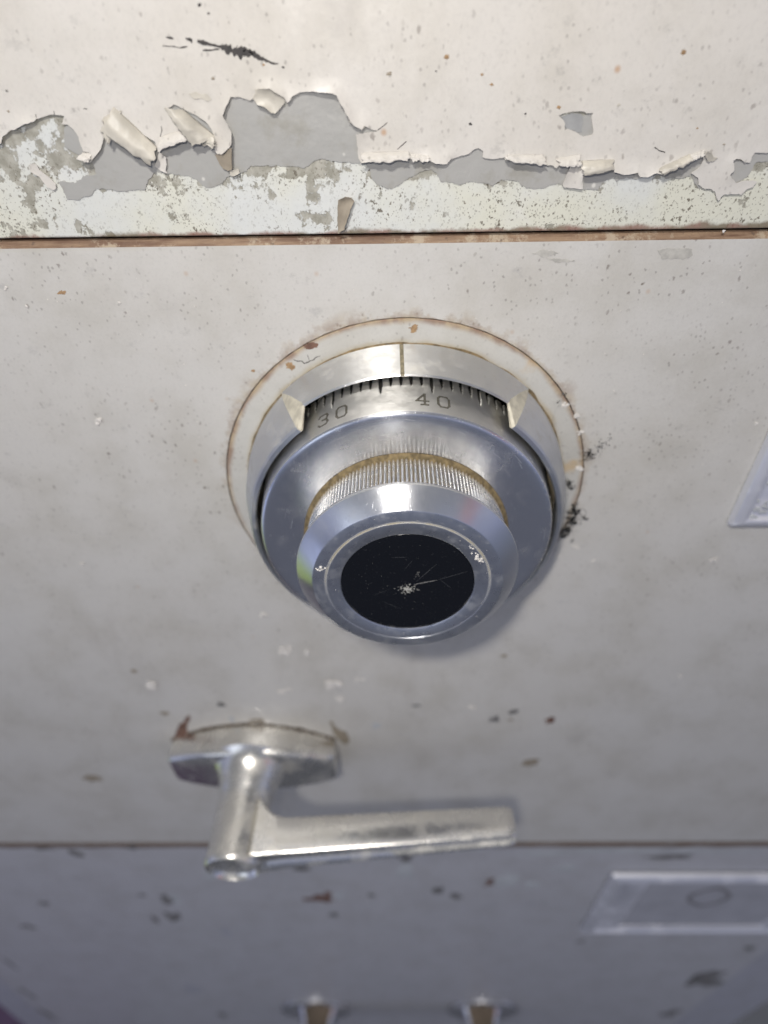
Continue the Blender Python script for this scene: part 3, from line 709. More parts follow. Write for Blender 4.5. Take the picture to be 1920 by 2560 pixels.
# chips and stains low on the cabinet
M_palechip = mk_plain('pale_chip', (0.55, 0.565, 0.57), 0.6, 0, 60, 0.25)
M_darkchip = mk_plain('dark_chip', (0.23, 0.22, 0.21), 0.8, 0, 90, 0.5)
HL = -0.0004
def lowmark(px, py, rx, rz, mt, nm='paint_chip', par=lower, h=HL): blob(nm, px, py, rx * 0.8, rz * 0.75, mt, par, h, 0.00012, rough=0.9)
Z6 = lambda x, y: (x / 1.728, 2040 + y / 1.728)
Z7 = lambda x, y: (960 + x / 1.728, 2040 + y / 1.728)
for (x, y), rx, rz, mt in ((Z6(330, 165), .004, .006, M_darkchip), (Z6(190, 145), .006, .003, M_darkchip), (Z6(570, 140), .003, .004, M_darkchip), (Z6(610, 345), .003, .005, M_darkchip), (Z6(715, 365), .004, .010, M_darkchip),
                           (Z6(760, 360), .005, .010, M_palechip), (Z6(670, 450), .003, .008, M_darkchip), (Z6(750, 440), .006, .012, M_darkchip), (Z6(900, 250), .005, .010, M_palechip), (Z6(190, 380), .005, .005, M_darkchip),
                           (Z6(120, 480), .006, .007, M_darkchip), (Z6(1370, 365), .011, .007, M_rust), (Z6(1415, 345), .003, .010, M_rust), (Z6(1470, 345), .006, .006, M_palechip), (Z6(1440, 430), .004, .005, M_darkchip), (Z6(1605, 345), .003, .004, M_darkchip),
                           (Z6(1300, 230), .006, .004, M_darkchip), (Z7(100, 185), .007, .006, M_darkchip), (Z7(90, 240), .008, .013, M_palechip), (Z7(235, 325), .005, .008, M_darkchip), (Z7(310, 350), .004, .006, M_darkchip), (Z7(460, 295), .004, .008, M_rust),
                           (Z7(520, 285), .012, .011, M_palechip), (Z7(640, 300), .008, .006, M_palechip), (Z7(790, 230), .009, .007, M_palechip), (Z7(1580, 575), .005, .009, M_darkchip), (Z7(1370, 715), .014, .024, M_darkchip), (Z7(1425, 685), .009, .012, M_darkchip),
                           (Z7(1230, 855), .010, .022, M_darkchip), (Z7(730, 165), .02, .004, M_palechip), (Z7(850, 545), .004, .006, M_darkchip), (Z7(1240, 180), .02, .004, M_darkchip), (Z7(1130, 155), .05, .0035, M_palechip),
                           (Z6(960, 860), .005, .014, M_darkchip), (Z6(830, 750), .009, .014, M_frame), (Z6(120, 770), .003, .03, M_darkchip), (Z6(205, 860), .004, .03, M_darkchip), (Z6(40, 640), .002, .02, M_darkchip), (Z6(980, 510), .004, .012, M_frame)):
    lowmark(x, y, rx, rz, mt)
ZH = lambda x, y: (380 + x / 1.6265, 1740 + y / 1.6265)
for (x, y), rx, rz, mt in ((ZH(1395, 95), .0022, .0022, M_darkchip), (ZH(1620, 100), .0020, .0024, M_rust), (ZH(1475, 65), .002, .0015, M_darkchip), (ZH(1540, 270), .0035, .004, M_tan), (ZH(325, 95), .0012, .0024, M_palechip), (ZH(910, 120), .0014, .0022, M_palechip),
                           (ZH(50, 70), .002, .0012, M_tan), (ZH(430, 100), .0035, .0016, M_tan), (ZH(1075, 40), .0015, .0012, M_darkchip), (ZH(280, 35), .0016, .0016, M_darkchip)):
    blob('paint_chip', x, y, rx, rz, mt, drawer, 0.0, 0.00006, rough=0.8)
for pts in ([(82, 185), (110, 120), (150, 75), (158, 90), (140, 120), (150, 170), (110, 180)],
            [(720, 105), (735, 100), (745, 130), (790, 145), (805, 185), (785, 200), (750, 170), (735, 140)],
            [(150, 172), (280, 135), (420, 115), (430, 125), (300, 145), (160, 182)]):
    o_ = rough_line(wall2([ZH(*p) for p in pts]), 0.0006, 0.0006, freq=400)
    xs = [p[0] for p in o_]; zs = [p[1] for p in o_]
    sheet('rust_stain', o_, [], M_rust if pts[0][0] < 100 else M_tan, drawer, 0.00001, 0.00008, (min(xs), max(xs), min(zs), max(zs), 0.002))
blob('rust_stain', *(320 / 1.659 * 0 + 232, 1945), .004, .003, M_tan, drawer, 0.0, 0.00005, rough=0.8)
for x, y, r in ((336, 1678, .0013), (1260, 1640, .0011), (155, 732, .0007), (633, 927, .0004), (1275, 1800, .001)):
    blob('paint_blemish', x, y, r * 1.2, r * 0.8, M_rspot if r < .0008 else M_tan, drawer, 0.0, 0.00005, rough=0.7)
# fine crack on the painted disc near the index is added with the dial below

# ------------------------------------------------------------------ combination dial
dial = thing('combination_dial', (0, 0, 0), 'round steel combination dial numbered 30 and 40, its knob capped black, on the grey drawer', 'combination lock')
def plate_extra(t, c):
    r = t.length(t.mapping((1, 0, 1))); s = t.sep()
    e = t.ramp(t.math('ADD', r, t.math('MULTIPLY', t.noise(120, 5), 0.0024)), 0.0494, 0.0510, 0, 0.8)
    top = t.ramp(s[2], -0.03, 0.02, 0.35, 1)
    c = t.mix(t.math('MULTIPLY', e, top), c, t.mix(t.ramp(t.noise(260, 3), 0.4, 0.62), (0.42, 0.31, 0.18), (0.25, 0.14, 0.08)))
    inn = t.ramp(t.math('SUBTRACT', r, t.math('MULTIPLY', t.noise(150, 5), 0.0035)), 0.0418, 0.0436, 0.75, 0)
    c = t.mix(inn, c, (0.40, 0.33, 0.21))
    c = t.mix(t.ramp(t.noise(70, 5), 0.60, 0.72, 0, 0.6), c, (0.55, 0.38, 0.18))
    return c
M_plate = flat_noise_paint('painted_disc', (0.54, 0.53, 0.495), (0.52, 0.49, 0.43), 0.38, 1.0, 0.6, plate_extra)
back = lathe('groove_floor', [(0.0515, -0.0011), (0.040, -0.0011)], M_gap, dial, 256)
plate = lathe('trim_disc', [(0.04985, -0.0010), (0.04985, -0.0001), (0.04970, 0.00008), (0.0490, 0.00012), (0.0400, 0.00012)], M_plate, dial, 360)
def crackline(pts, w=0.00022):
    return ribbon(zz(pts, 680, 880, 4.608), [w * 0.6] + [w] * (len(pts) - 2) + [w * 0.4], 0.00013, 0.00004, M_scuff, 'hairline_crack', plate, 0.4)
crackline([(250, 85), (290, 102), (345, 98), (370, 130), (410, 118), (440, 98), (480, 90), (500, 60), (560, 42)])
crackline([(410, 30), (430, 95)])
blob('rust_stain', 778, 865, .0022, .0009, M_rust, plate, 0.0001, 0.00006, rough=0.7)
blob('rust_stain', 725, 915, .0010, .0009, M_rspot, plate, 0.00012, 0.00006, rough=0.7)
blob('rust_stain', 1035, 820, .0012, .0008, M_rspot, plate, 0.00012, 0.00006, rough=0.8)

# bezel ring with the window cut out of its top
full = [(0.0437, 0.0001, 45.0), (0.0437, 0.0030, 44.0), (0.0429, 0.0095, 41.4), (0.0404, 0.0172, 38.6), (0.0399, 0.0178, 38.4), (0.0390, 0.0179, 38.0), (0.0387, 0.0172, 37.7), (0.0412, 0.0060, 37.0)]
wind = [(0.0437, 0.0001, 45.0), (0.0446, 0.0022, 43.2), (0.0437, 0.0065, 39.2), (0.0425, 0.0120, 34.6), (0.0422, 0.0130, 34.2), (0.0418, 0.0133, 34.0), (0.0416, 0.0130, 34.0), (0.0412, 0.0060, 36.2)]
nF, nWn = 240, 80
vs, fs = [], []
for i in range(nF + 1):
    for (r, h, a) in full:
        th_ = math.radians(90 + a + (360 - 2 * a) * i / nF); vs.append((r * math.cos(th_), -h, r * math.sin(th_)))
bW = len(vs); K = len(full)
for i in range(nWn + 1):
    for (r, h, a) in wind:
        th_ = math.radians(90 - a + 2 * a * i / nWn); vs.append((r * math.cos(th_), -h, r * math.sin(th_)))
for base, n in ((0, nF), (bW, nWn)):
    for i in range(n):
        for j in range(K - 1):
            a = base + i * K + j; fs.append((a, a + K, a + K + 1, a + 1))
cutf = []
for cf, cw, fl_ in ((0, bW + nWn * K, False), (nF * K, bW, True)):
    for j in range(K - 1):
        f = (cf + j, cw + j, cw + j + 1, cf + j + 1)
        if j == 0: f = (cf, cw + 1, cf + 1)
        cutf.append(len(fs)); fs.append(f if not fl_ else f[::-1])
M_facet = mk_plain('dusty_window_end', (0.62, 0.58, 0.47), 0.55, 0.2, 500, 0.3)
bez = mesh('bezel_ring', vs, fs, None, dial, mats=[M_bezel, M_facet], midx=[1 if i in cutf else 0 for i in range(len(fs))]); smooth_by_angle(bez, 16)

M_footdirt = mk_plain('foot_grime', (0.26, 0.19, 0.10), 0.9, 0, 600, 0.6, 0.0004)
vs, fs = [], []
for k in range(721):
    a = 2 * PI * k / 720; w_ = 0.00035 + 0.0006 * max(0, mnoise.noise(Vector((math.cos(a) * 9, math.sin(a) * 9, 3))) + 0.25) * (0.5 + 0.5 * max(0, math.sin(a)))
    vs += [((0.0436) * math.cos(a), -0.0006, 0.0436 * math.sin(a)), ((0.0437 + w_) * math.cos(a), -0.00016, (0.0437 + w_) * math.sin(a))]
for k in range(720): fs.append((2 * k, 2 * k + 1, 2 * k + 3, 2 * k + 2))
mesh('grime_line', vs, fs, M_footdirt, bez, smooth=True)

# index line down the middle of the window's rim
def on_wind(j, ang, off):
    r, h, a = wind[j]; th_ = math.radians(ang); rr = r + off * 0.85
    return (rr * math.cos(th_), -(h + off * 0.5), rr * math.sin(th_))
vs, fs = [], []
for j in range(0, 6):
    for ang in (91.6, 90.4): vs.append(on_wind(j, ang + 0.0, 0.00006))
for j in range(5): fs.append((2 * j, 2 * j + 1, 2 * j + 3, 2 * j + 2))
M_indexdirt = mk_plain('index_line_dirt', (0.30, 0.26, 0.17), 0.7, 0, 1200, 0.5)
mesh('index_line', vs, fs, M_indexdirt, bez)

# dial disc: engraved graduations are pressed into the sloping band
N = 2400
band = []
for i in range(25):
    t = i / 24; band.append((0.0386 - 0.0015 * t, 0.0055 + 0.0146 * t, t))
crest = [(0.03700, 0.02045), (0.03670, 0.02072), (0.03630, 0.02088), (0.03580, 0.02094)]
faceprof = [(0.0340, 0.02086), (0.0310, 0.0206), (0.0280, 0.0204), (0.0245, 0.0203)]
rows = [(r, h) for r, h, t in band] + crest + faceprof
NR = len(rows); A = np.arange(N) * 2 * PI / N
mk = (37 - (np.degrees(A) - 91.5) / 3.6)           # which graduation
mk = np.mod(mk, 100); near = np.round(mk); dm = np.abs(mk - near)  # in graduations
longt = (np.mod(near, 5) == 0)
Vd = np.zeros((NR, N, 3)); eng = np.zeros((NR, N), bool)
for i, (r, h) in enumerate(rows):
    rr = np.full(N, r)
    if i < 25:
        t = band[i][2]; lim = np.where(longt, 0.47, 0.33)
        halfw = 0.17 * np.clip((lim - t) / 0.18, 0, 1) ** 0.5
        inn = (dm < halfw) & (t < lim)
        rr = rr - inn * 0.0004; eng[i] = inn
    Vd[i, :, 0] = rr * np.cos(A); Vd[i, :, 1] = -h; Vd[i, :, 2] = rr * np.sin(A)
# finer rows would be needed for long marks: refine by inserting midpoints in the band
vs = [tuple(v) for v in Vd.reshape(-1, 3)]; fs = []; mi = []
for i in range(NR - 1):
    for k in range(N):
        k2 = (k + 1) % N; fs.append((i * N + k, i * N + k2, (i + 1) * N + k2, (i + 1) * N + k))
        mi.append(1 if (eng[i, k] and eng[i, k2] and i < 24) else (0 if i < 25 else 2))
disc = mesh('dial_disc', vs, fs, None, dial, smooth=True, mats=[M_band, M_tick, M_dialface], midx=mi)

# numerals stamped on the band: dark outline strokes with bare metal between
def band_pt(ang, t, off):
    r = 0.0386 - 0.0015 * t; h = 0.0055 + 0.0146 * t
    nr_, nh_ = 0.995, 0.102
    a = math.radians(ang); r2 = r + off * nr_
    return (r2 * math.cos(a), -(h + off * nh_), r2 * math.sin(a))
GLY = {'0': [([(-.42, -.25), (-.42, .30), (-.25, .48), (.25, .48), (.42, .30), (.42, -.30), (.25, -.48), (-.25, -.48), (-.42, -.25)])],
       '3': [([(-.40, .33), (-.28, .48), (.28, .48), (.42, .30), (.30, .06), (-.05, .02), (.30, -.04), (.44, -.26), (.28, -.46), (-.25, -.48), (-.42, -.33)])],
       '4': [([(.18, -.48), (.18, .50), (-.45, -.14), (.45, -.14)]), ([(-.08, -.48), (.42, -.48)])]}
def stroke(pts, ang0, t0, w, hgt, wid, off, mat, name, parent, u0):
    vs, fs = [], []
    for a, b in zip(pts[:-1], pts[1:]):
        A_ = np.array([u0 + a[0] * wid, a[1] * hgt]); B_ = np.array([u0 + b[0] * wid, b[1] * hgt])
        d = B_ - A_; L = np.linalg.norm(d); d /= L; nn = np.array([-d[1], d[0]]); k = max(2, int(L / 0.0003))
        A_ = A_ - d * w * 0.45; B_ = B_ + d * w * 0.45
        base = len(vs)
        for i in range(k + 1):
            p = A_ + (B_ - A_) * i / k
            j = 1 + 0.35 * mnoise.noise(Vector((p[0] * 3000 + ang0, p[1] * 3000, off * 1e5)))
            for s in (1, -1):
                q = p + nn * s * w * 0.5 * j
                vs.append(band_pt(ang0 - math.degrees(q[0] / 0.0378), t0 - q[1] / 0.0147, off))
        for i in range(k): fs.append((base + 2 * i, base + 2 * i + 1, base + 2 * i + 3, base + 2 * i + 2))
    return mesh(name, vs, fs, mat, parent)
M_stamp = mk_plain('stamped_line_dirt', (0.075, 0.065, 0.045), 0.7, 0, 2500, 0.5)
M_stampin = mk_plain('stamped_groove_metal', (0.42, 0.40, 0.34), 0.35, 0.8, 900, 0.3)
for val in (20, 30, 40, 50):
    ang0 = 91.5 - (val - 37) * 3.6
    for ch_, u0 in ((str(val)[0], -0.00245), (str(val)[1], 0.00245)):
        gl = GLY.get(ch_)
        if gl is None or val in (20, 50): continue
        lab = None
        for pts in gl:
            o1 = stroke(pts, ang0, 0.71, 0.00050, 0.0042, 0.0030, 0.00003, M_stamp, 'numeral', disc, u0)
            o2 = stroke(pts, ang0, 0.71, 0.00018, 0.0042, 0.0030, 0.00005, M_stampin, 'numeral', disc, u0)
            # one numeral = one mesh
            me = o1.data; n0 = len(me.vertices)
            vv = [tuple(v.co) for v in me.vertices] + [tuple(v.co) for v in o2.data.vertices]
            ff = [tuple(p.vertices) for p in me.polygons] + [tuple(i + n0 for i in p.vertices) for p in o2.data.polygons]
            nm = len(me.polygons)
            if lab is None: acc_v, acc_f, acc_m = [], [], []
            b = len(acc_v); acc_v += vv; acc_f += [tuple(i + b for i in f) for f in ff]; acc_m += [0] * nm + [1] * (len(ff) - nm); lab = ch_
            bpy.data.objects.remove(o1); bpy.data.objects.remove(o2)
        mesh('numeral', acc_v, acc_f, None, disc, mats=[M_stamp, M_stampin], midx=acc_m)

# knob
knob = lathe('knob', [(0.0252, 0.0304), (0.0258, 0.0312), (0.0264, 0.0321), (0.0266, 0.0327), (0.0265, 0.0332), (0.0226, 0.03690), (0.0224, 0.0370)], M_collar, dial, 360, 24)
lathe('knob_face', [(0.0224, 0.0370), (0.0221, 0.0371), (0.0194, 0.0371), (0.01935, 0.03702), (0.0192, 0.03702), (0.01915, 0.0371), (0.0161, 0.0371), (0.0158, 0.0369), (0.0158, 0.0362), (0.0150, 0.0362)], M_knobface, knob, 360, 40)
inlay = lathe('black_inlay', [(0.0157, 0.0360), (0.0157, 0.0365), (0.0155, 0.0367), (0.0120, 0.0367), (0.0060, 0.0367), (0.0005, 0.0367)], M_inlay, knob, 256, 40, closed=True)
NK, SUB = 158, 14
n = NK * SUB; vs, fs = [], []
kp = [(0.02475, 0.0202, 0.2), (0.02490, 0.0208, 1), (0.02490, 0.0225, 1), (0.02490, 0.0250, 1), (0.02490, 0.0275, 1), (0.02490, 0.0295, 1), (0.02495, 0.0303, 0.8), (0.0250, 0.0309, 0.0)]
for (r, h, am) in kp:
    for k in range(n):
        ph = k / SUB * 2 * PI; d = abs(math.sin(ph / 2)) ** 0.7
        rr = r + am * (0.00085 * d - 0.00055); a = 2 * PI * k / n
        vs.append((rr * math.cos(a), -h, rr * math.sin(a)))
for i in range(len(kp) - 1):
    for k in range(n):
        k2 = (k + 1) % n; fs.append((i * n + k, i * n + k2, (i + 1) * n + k2, (i + 1) * n + k))
mesh('knurled_band', vs, fs, M_knurl, knob, smooth=True)
M_groutdust = mk_plain('packed_dust', (0.24, 0.18, 0.09), 0.9, 0, 900, 0.6, 0.0004)
lathe('dust_ring', [(0.0262, 0.02045), (0.0258, 0.0207), (0.0254, 0.0211), (0.0249, 0.0215), (0.0247, 0.0216)], M_groutdust, disc, 360, 80)

# scratches and the worn nick in the middle of the inlay
def knob_ribbon(p, q, w, mat, name, parent, h=0.03672):
    a = W(p[0], p[1], h); b = W(q[0], q[1], h)
    d = np.array([b[0] - a[0], b[2] - a[2]]); L = np.linalg.norm(d); d /= L; nn = np.array([-d[1], d[0]])
    k = 12; vs = []
    for i in range(k + 1):
        c = np.array([a[0], a[2]]) + d * L * i / k; ww = w * (0.3 + 0.7 * math.sin(PI * (i + 0.5) / (k + 1))) * (0.7 + 0.6 * random.random())
        for s in (1, -1): vs.append((c[0] + nn[0] * ww * s / 2, -(h + 0.00001), c[1] + nn[1] * ww * s / 2))
    return mesh(name, vs, [(2 * i, 2 * i + 1, 2 * i + 3, 2 * i + 2) for i in range(k)], mat, parent)
M_hair = mk_plain('bright_scratch', (0.75, 0.76, 0.78), 0.5, 0.5)
vs, fs = [], []
for i in range(34):
    a0 = random.gauss(PI * 0.52, 0.75); r0 = random.uniform(0.0270, 0.0355); ln_ = random.uniform(0.0008, 0.0045); dr_ = random.uniform(-0.0004, 0.0004)
    b = len(vs); n_ = 8; w_ = random.uniform(0.000008, 0.000022)
    for k in range(n_ + 1):
        t_ = k / n_; a = a0 + ln_ * t_ / r0; r = min(0.0357, r0 + dr_ * t_)
        hh = 0.02099 if r > 0.034 else 0.0209
        for q in (-1, 1): vs.append(((r + q * w_) * math.cos(a), -hh, (r + q * w_) * math.sin(a)))
    for k in range(n_): fs.append((b + 2 * k, b + 2 * k + 1, b + 2 * k + 3, b + 2 * k + 2))
mesh('scratch', vs, fs, M_hair, disc)
M_scratch = mk_plain('pale_scratch', (0.30, 0.29, 0.27), 0.7)
M_scratch2 = mk_plain('faint_scratch', (0.06, 0.062, 0.065), 0.7)
zK = lambda x, y: (540 + x / 1.659, 1160 + y / 1.659)
for p, q, w, mt in (((820, 500), (915, 482), .00022, M_scratch), ((915, 482), (1045, 445), .00012, M_scratch2), ((830, 488), (915, 415), .00014, M_scratch2), ((725, 388), (795, 386), .00010, M_scratch2), ((930, 480), (975, 515), .0001, M_scratch2),
                    ((780, 440), (815, 400), .00008, M_scratch2), ((690, 570), (765, 600), .00008, M_scratch2), ((650, 545), (720, 520), .00006, M_scratch2)):
    knob_ribbon(zK(*p), zK(*q), w, mt, 'scratch', inlay)
def crumb(c, r, mat=None, vs=None, fs=None, flat=0.6):
    b = len(vs); sd = random.random() * 99
    ico = [(0, 0, 1), (.894, 0, .447), (.276, .851, .447), (-.724, .526, .447), (-.724, -.526, .447), (.276, -.851, .447), (.724, .526, -.447), (-.276, .851, -.447), (-.894, 0, -.447), (-.276, -.851, -.447), (.724, -.526, -.447), (0, 0, -1)]
    fi = [(0, 1, 2), (0, 2, 3), (0, 3, 4), (0, 4, 5), (0, 5, 1), (1, 6, 2), (2, 7, 3), (3, 8, 4), (4, 9, 5), (5, 10, 1), (2, 6, 7), (3, 7, 8), (4, 8, 9), (5, 9, 10), (1, 10, 6), (6, 11, 7), (7, 11, 8), (8, 11, 9), (9, 11, 10), (10, 11, 6)]
    for v in ico:
        k = 1 + 0.45 * mnoise.noise(Vector((v[0] * 2, v[1] * 2, v[2] * 2 + sd)))
        vs.append((c[0] + v[0] * r * k, c[1] - r * flat * 0.5 + v[1] * r * k * flat, c[2] + v[2] * r * k))
    fs += [tuple(i + b for i in f) for f in fi]
vs, fs = [], []
for i in range(190):
    a = random.random() * 2 * PI; rr = abs(random.gauss(0, 0.0008)); p = W(*zK(793, 520), 0.0367)
    crumb((p[0] + rr * math.cos(a) * 1.4, -0.0367, p[2] + rr * math.sin(a)), random.uniform(.00004, .00018), vs=vs, fs=fs, flat=0.3)
for i in range(14):
    p = W(*zK(830 + random.gauss(0, 8), 462 + random.gauss(0, 8)), 0.0367); crumb((p[0], -0.0367, p[2]), random.uniform(.00004, .0001), vs=vs, fs=fs, flat=0.3)
for i in range(60):
    a = random.random() * 2 * PI; rr = 0.0150 * math.sqrt(random.random())
    crumb((rr * math.cos(a), -0.0367, rr * math.sin(a)), random.uniform(.00002, .00006), vs=vs, fs=fs, flat=0.5)
M_crumb = mk_plain('worn_nick', (0.50, 0.49, 0.44), 0.8, 0, 2500, 0.4)
mesh('worn_nick', vs, fs, M_crumb, inlay)

# ------------------------------------------------------------------ loose dust, lint and web (nobody could count it)
vs, fs = [], []
for (x, y, s) in ((720, 1622, .0006), (706, 1728, .0007), (722, 1722, .0005), (770, 1630, .0006), (833, 1712, .0012), (845, 1708, .0008), (375, 1712, .0011), (655, 1538, .0005), (660, 1536, .0005), (712, 1628, .0008), (705, 1623, .0005), (895, 1700, .0006), (850, 1745, .0007), (1180, 1770, .0006),
                  (1445, 1170, .0009), (1412, 1013, .0007), (1438, 1040, .0008), (1450, 1080, .0006), (1437, 1365, .0007), (1443, 1370, .0005), (1482, 1402, .0005), (1785, 1400, .0007), (247, 1054, .0007), (17, 720, .0004), (68, 765, .0003), (300, 755, .0003), (208, 1410, .0007), (1890, 1060, .0004),
                  (1546, 256, .0005), (345, 165, .0003), (370, 225, .0003), (1808, 577, .0003), (1395, 1390, .0004), (1700, 1690, .0005)):
    c = W(x, y); s *= (1.8 if y > 1500 else 0.95)
    for k in range(6): crumb((c[0] + random.gauss(0, s * 0.6), -0.0001, c[2] + random.gauss(0, s * 0.6)), s * random.uniform(0.45, 0.95), vs=vs, fs=fs, flat=0.25)
for i in range(60):
    a = random.gauss(-0.95, 0.10) if i % 2 else random.gauss(-0.45, 0.22); rr = 0.0441 + abs(random.gauss(0, 0.0004))
    crumb((rr * math.cos(a), -0.0004, rr * math.sin(a)), random.uniform(.00015, .0006), vs=vs, fs=fs)
for i in range(160):
    a = random.gauss(PI / 2 - 0.7, 0.9); rr = 0.0367 + random.gauss(0, 0.0006)
    crumb((rr * math.cos(a), -0.0208, rr * math.sin(a)), random.uniform(.00003, .00011), vs=vs, fs=fs, flat=0.4)
for i in range(90):
    a = random.random() * 2 * PI; rr = random.uniform(0.0165, 0.0222)
    crumb((rr * math.cos(a), -0.0371, rr * math.sin(a)), random.uniform(.00003, .00010), vs=vs, fs=fs, flat=0.4)
for (x, y, s) in ((1197, 1396, .0006), (1190, 1388, .0004), (1203, 1398, .0005), (1180, 1370, .0003), (803, 1422, .0005), (797, 1425, .0003)):
    c = W(x, y, 0.0371)
    for k in range(6): crumb((c[0] + random.gauss(0, s), -0.0371, c[2] + random.gauss(0, s)), s * random.uniform(.3, .8), vs=vs, fs=fs)
for i in range(220):       # fine dust all over the upper drawer front
    crumb((random.uniform(-.10, .10), -0.00005, random.uniform(-.12, .06)), random.uniform(.00006, .00020), vs=vs, fs=fs, flat=0.3)
d1 = mesh('dust', vs, fs, M_dust); tag(d1, 'pale dust crumbs scattered over the dial and the grey drawer front', 'dust', kind='stuff')
def tube(pts, r, vs, fs, k=5):
    pts = [np.array(p, float) for p in pts]; b0 = len(vs)
    for i, p in enumerate(pts):
        a = pts[max(0, i - 1)]; b = pts[min(len(pts) - 1, i + 1)]; t = b - a; t /= np.linalg.norm(t) + 1e-12
        u = np.cross(t, [0, 1, 0.1]); u /= np.linalg.norm(u) + 1e-12; v = np.cross(t, u)
        for j in range(k):
            an = 2 * PI * j / k; q = p + r * (math.cos(an) * u + math.sin(an) * v); vs.append(tuple(q))
    for i in range(len(pts) - 1):
        for j in range(k):
            a = b0 + i * k + j; b = b0 + i * k + (j + 1) % k; fs.append((a, b, b + k, a + k))
vs, fs = [], []
for x, y, s, n_ in ((1469, 1131, .0007, 16), (1479, 1137, .0006, 10), (1408, 981, .0006, 8), (1396, 1003, .0004, 6), (1462, 1293, .0009, 6), (1420, 1205, .0008, 20), (1425, 1216, .0007, 12), (1432, 1275, .0013, 30), (1428, 1300, .0013, 30), (1417, 1320, .0012, 24), (1410, 1335, .0011, 16), (1440, 1258, .0006, 8), (1428, 1350, .0006, 6)):
    s *= 0.72
    c = W(x, y)
    for k in range(n_): crumb((c[0] + random.gauss(0, s), -0.0003 - abs(random.gauss(0, s * 0.4)), c[2] + random.gauss(0, s)), s * random.uniform(.15, .5), vs=vs, fs=fs)
    for k in range(n_ // 3):
        p = np.array([c[0], -0.0004, c[2]]); pts = []
        for q in range(6): pts.append(p.copy()); p = p + rng.normal(0, s * 0.8, 3) * [1, 0.4, 1]
        tube(pts, 0.00004, vs, fs)
for k in range(46):
    t = random.random(); x = 1470 + 60 * t + random.gauss(0, 5); y = 1140 - 52 * t + random.gauss(0, 8); c = W(x, y)
    crumb((c[0], -0.0004, c[2]), random.uniform(.00006, .00022), vs=vs, fs=fs)
d2 = mesh('lint', vs, fs, M_black_lint); tag(d2, 'black lint caught along the lower right rim of the dial', 'lint', kind='stuff')
M_web = mk_plain('web_thread', (0.75, 0.73, 0.68), 0.6)
vs, fs = [], []
def strand(p, q, hp, hq, sag=0.0005):
    a = W(*p, hp); b = W(*q, hq); tube([a + (b - a) * t + np.array([0, 0, -sag * math.sin(PI * t)]) for t in np.linspace(0, 1, 14)], 0.000035, vs, fs, 4)
zW = lambda x, y: (1380 + x / 3.072, 900 + y / 3.072)
for p, q in (((90, 250), (20, 380)), ((20, 380), (5, 450)), ((85, 640), (260, 700)), ((50, 640), (100, 640)), ((0, 300), (60, 310)), ((90, 445), (130, 440)), ((260, 690), (470, 570)), ((300, 720), (370, 600)), ((0, 470), (60, 460)), ((10, 440), (90, 655))):
    strand(zW(*p), zW(*q), 0.0005 + random.random() * 0.002, 0.0008)
d3 = mesh('cobweb', vs, fs, M_web); tag(d3, 'thin cobweb threads beside the right rim of the dial', 'cobweb', kind='stuff')

# ------------------------------------------------------------------ lever handle
HXc, HZc = -0.0645, -0.1365
hand = thing('lever_handle', (HXc, 0, HZc), 'nickel lever handle on a boat-shaped base, lever pointing right, below and left of the dial', 'handle')
# boat-shaped base: plan outline between two arcs, domed in the middle
def base_plate():
    nx, vs, fs = 48, [], []
    rings = 0
    xs = np.linspace(-0.1000, -0.0292, nx)
    prof = [(1.0, 0.0), (1.0, 0.70), (0.99, 0.84), (0.96, 0.92), (0.90, 0.97), (0.78, 1.0), (0.40, 1.01), (0.0, 1.01)]
    K = None
    cols = []
    for x in xs:
        s = (x + 0.0646) / 0.0354
        zt = -0.1208 - 0.0120 * s * s; zb = -0.1525 + 0.0022 * s * s
        hm = 0.0130 - 0.0042 * s * s
        e = (1 - max(0, (abs(s) - 0.93) / 0.07) ** 2) ** 0.5 if abs(s) > 0.93 else 1.0
        e = max(e, 0.35); zc = (zt + zb) / 2; hz = (zt - zb) / 2 * (0.92 + 0.08 * e); hm *= (0.85 + 0.15 * e)
        col = [(x, -hm * p[1], zc + hz * p[0]) for p in prof] + [(x, -hm * p[1], zc - hz * p[0]) for p in prof[-2::-1]]
        cols.append(col)
    K = len(cols[0])
    for c in cols: vs += c
    for i in range(nx - 1):
        for j in range(K - 1):
            a = i * K + j; fs.append((a, a + 1, a + K + 1, a + K))
    fs.append(tuple(range(K))[::-1]); fs.append(tuple((nx - 1) * K + j for j in range(K)))
    o = mesh('base_plate', vs, fs, M_handle, hand); return smooth_by_angle(o, 38)
bevel(base_plate(), 0.0008, 3, 30)
# shaft, flaring into the base, ending in a dished hub
def lathe_at(name, prof, cx, cz, mat, parent, n=96, ang=40, closed=False):
    vs, fs = [], []
    for (r, h) in prof:
        for k in range(n):
            a = 2 * PI * k / n; vs.append((cx + r * math.cos(a), -h, cz + r * math.sin(a)))
    for i in range(len(prof) - 1):
        for k in range(n):
            k2 = (k + 1) % n; fs.append((i * n + k, i * n + k2, (i + 1) * n + k2, (i + 1) * n + k))
    if closed:
        vs.append((cx, -prof[-1][1], cz)); c = len(vs) - 1; b = (len(prof) - 1) * n
        for k in range(n): fs.append((b + k, b + (k + 1) % n, c))
    return smooth_by_angle(mesh(name, vs, fs, mat, parent), ang)
SX, SZ = -0.0640, -0.1360
shaft = lathe_at('shaft', [(0.0175, 0.0100), (0.0157, 0.0115), (0.0138, 0.0135), (0.0125, 0.0160), (0.0115, 0.0190), (0.0108, 0.0232), (0.0105, 0.0238), (0.0104, 0.0300), (0.0103, 0.0400), (0.0103, 0.0450), (0.0105, 0.0470), (0.0105, 0.0480), (0.0102, 0.0490), (0.0098, 0.0495), (0.0088, 0.0476), (0.0086, 0.0475), (0.0030, 0.0477)], SX, SZ, M_handle, hand, closed=True)
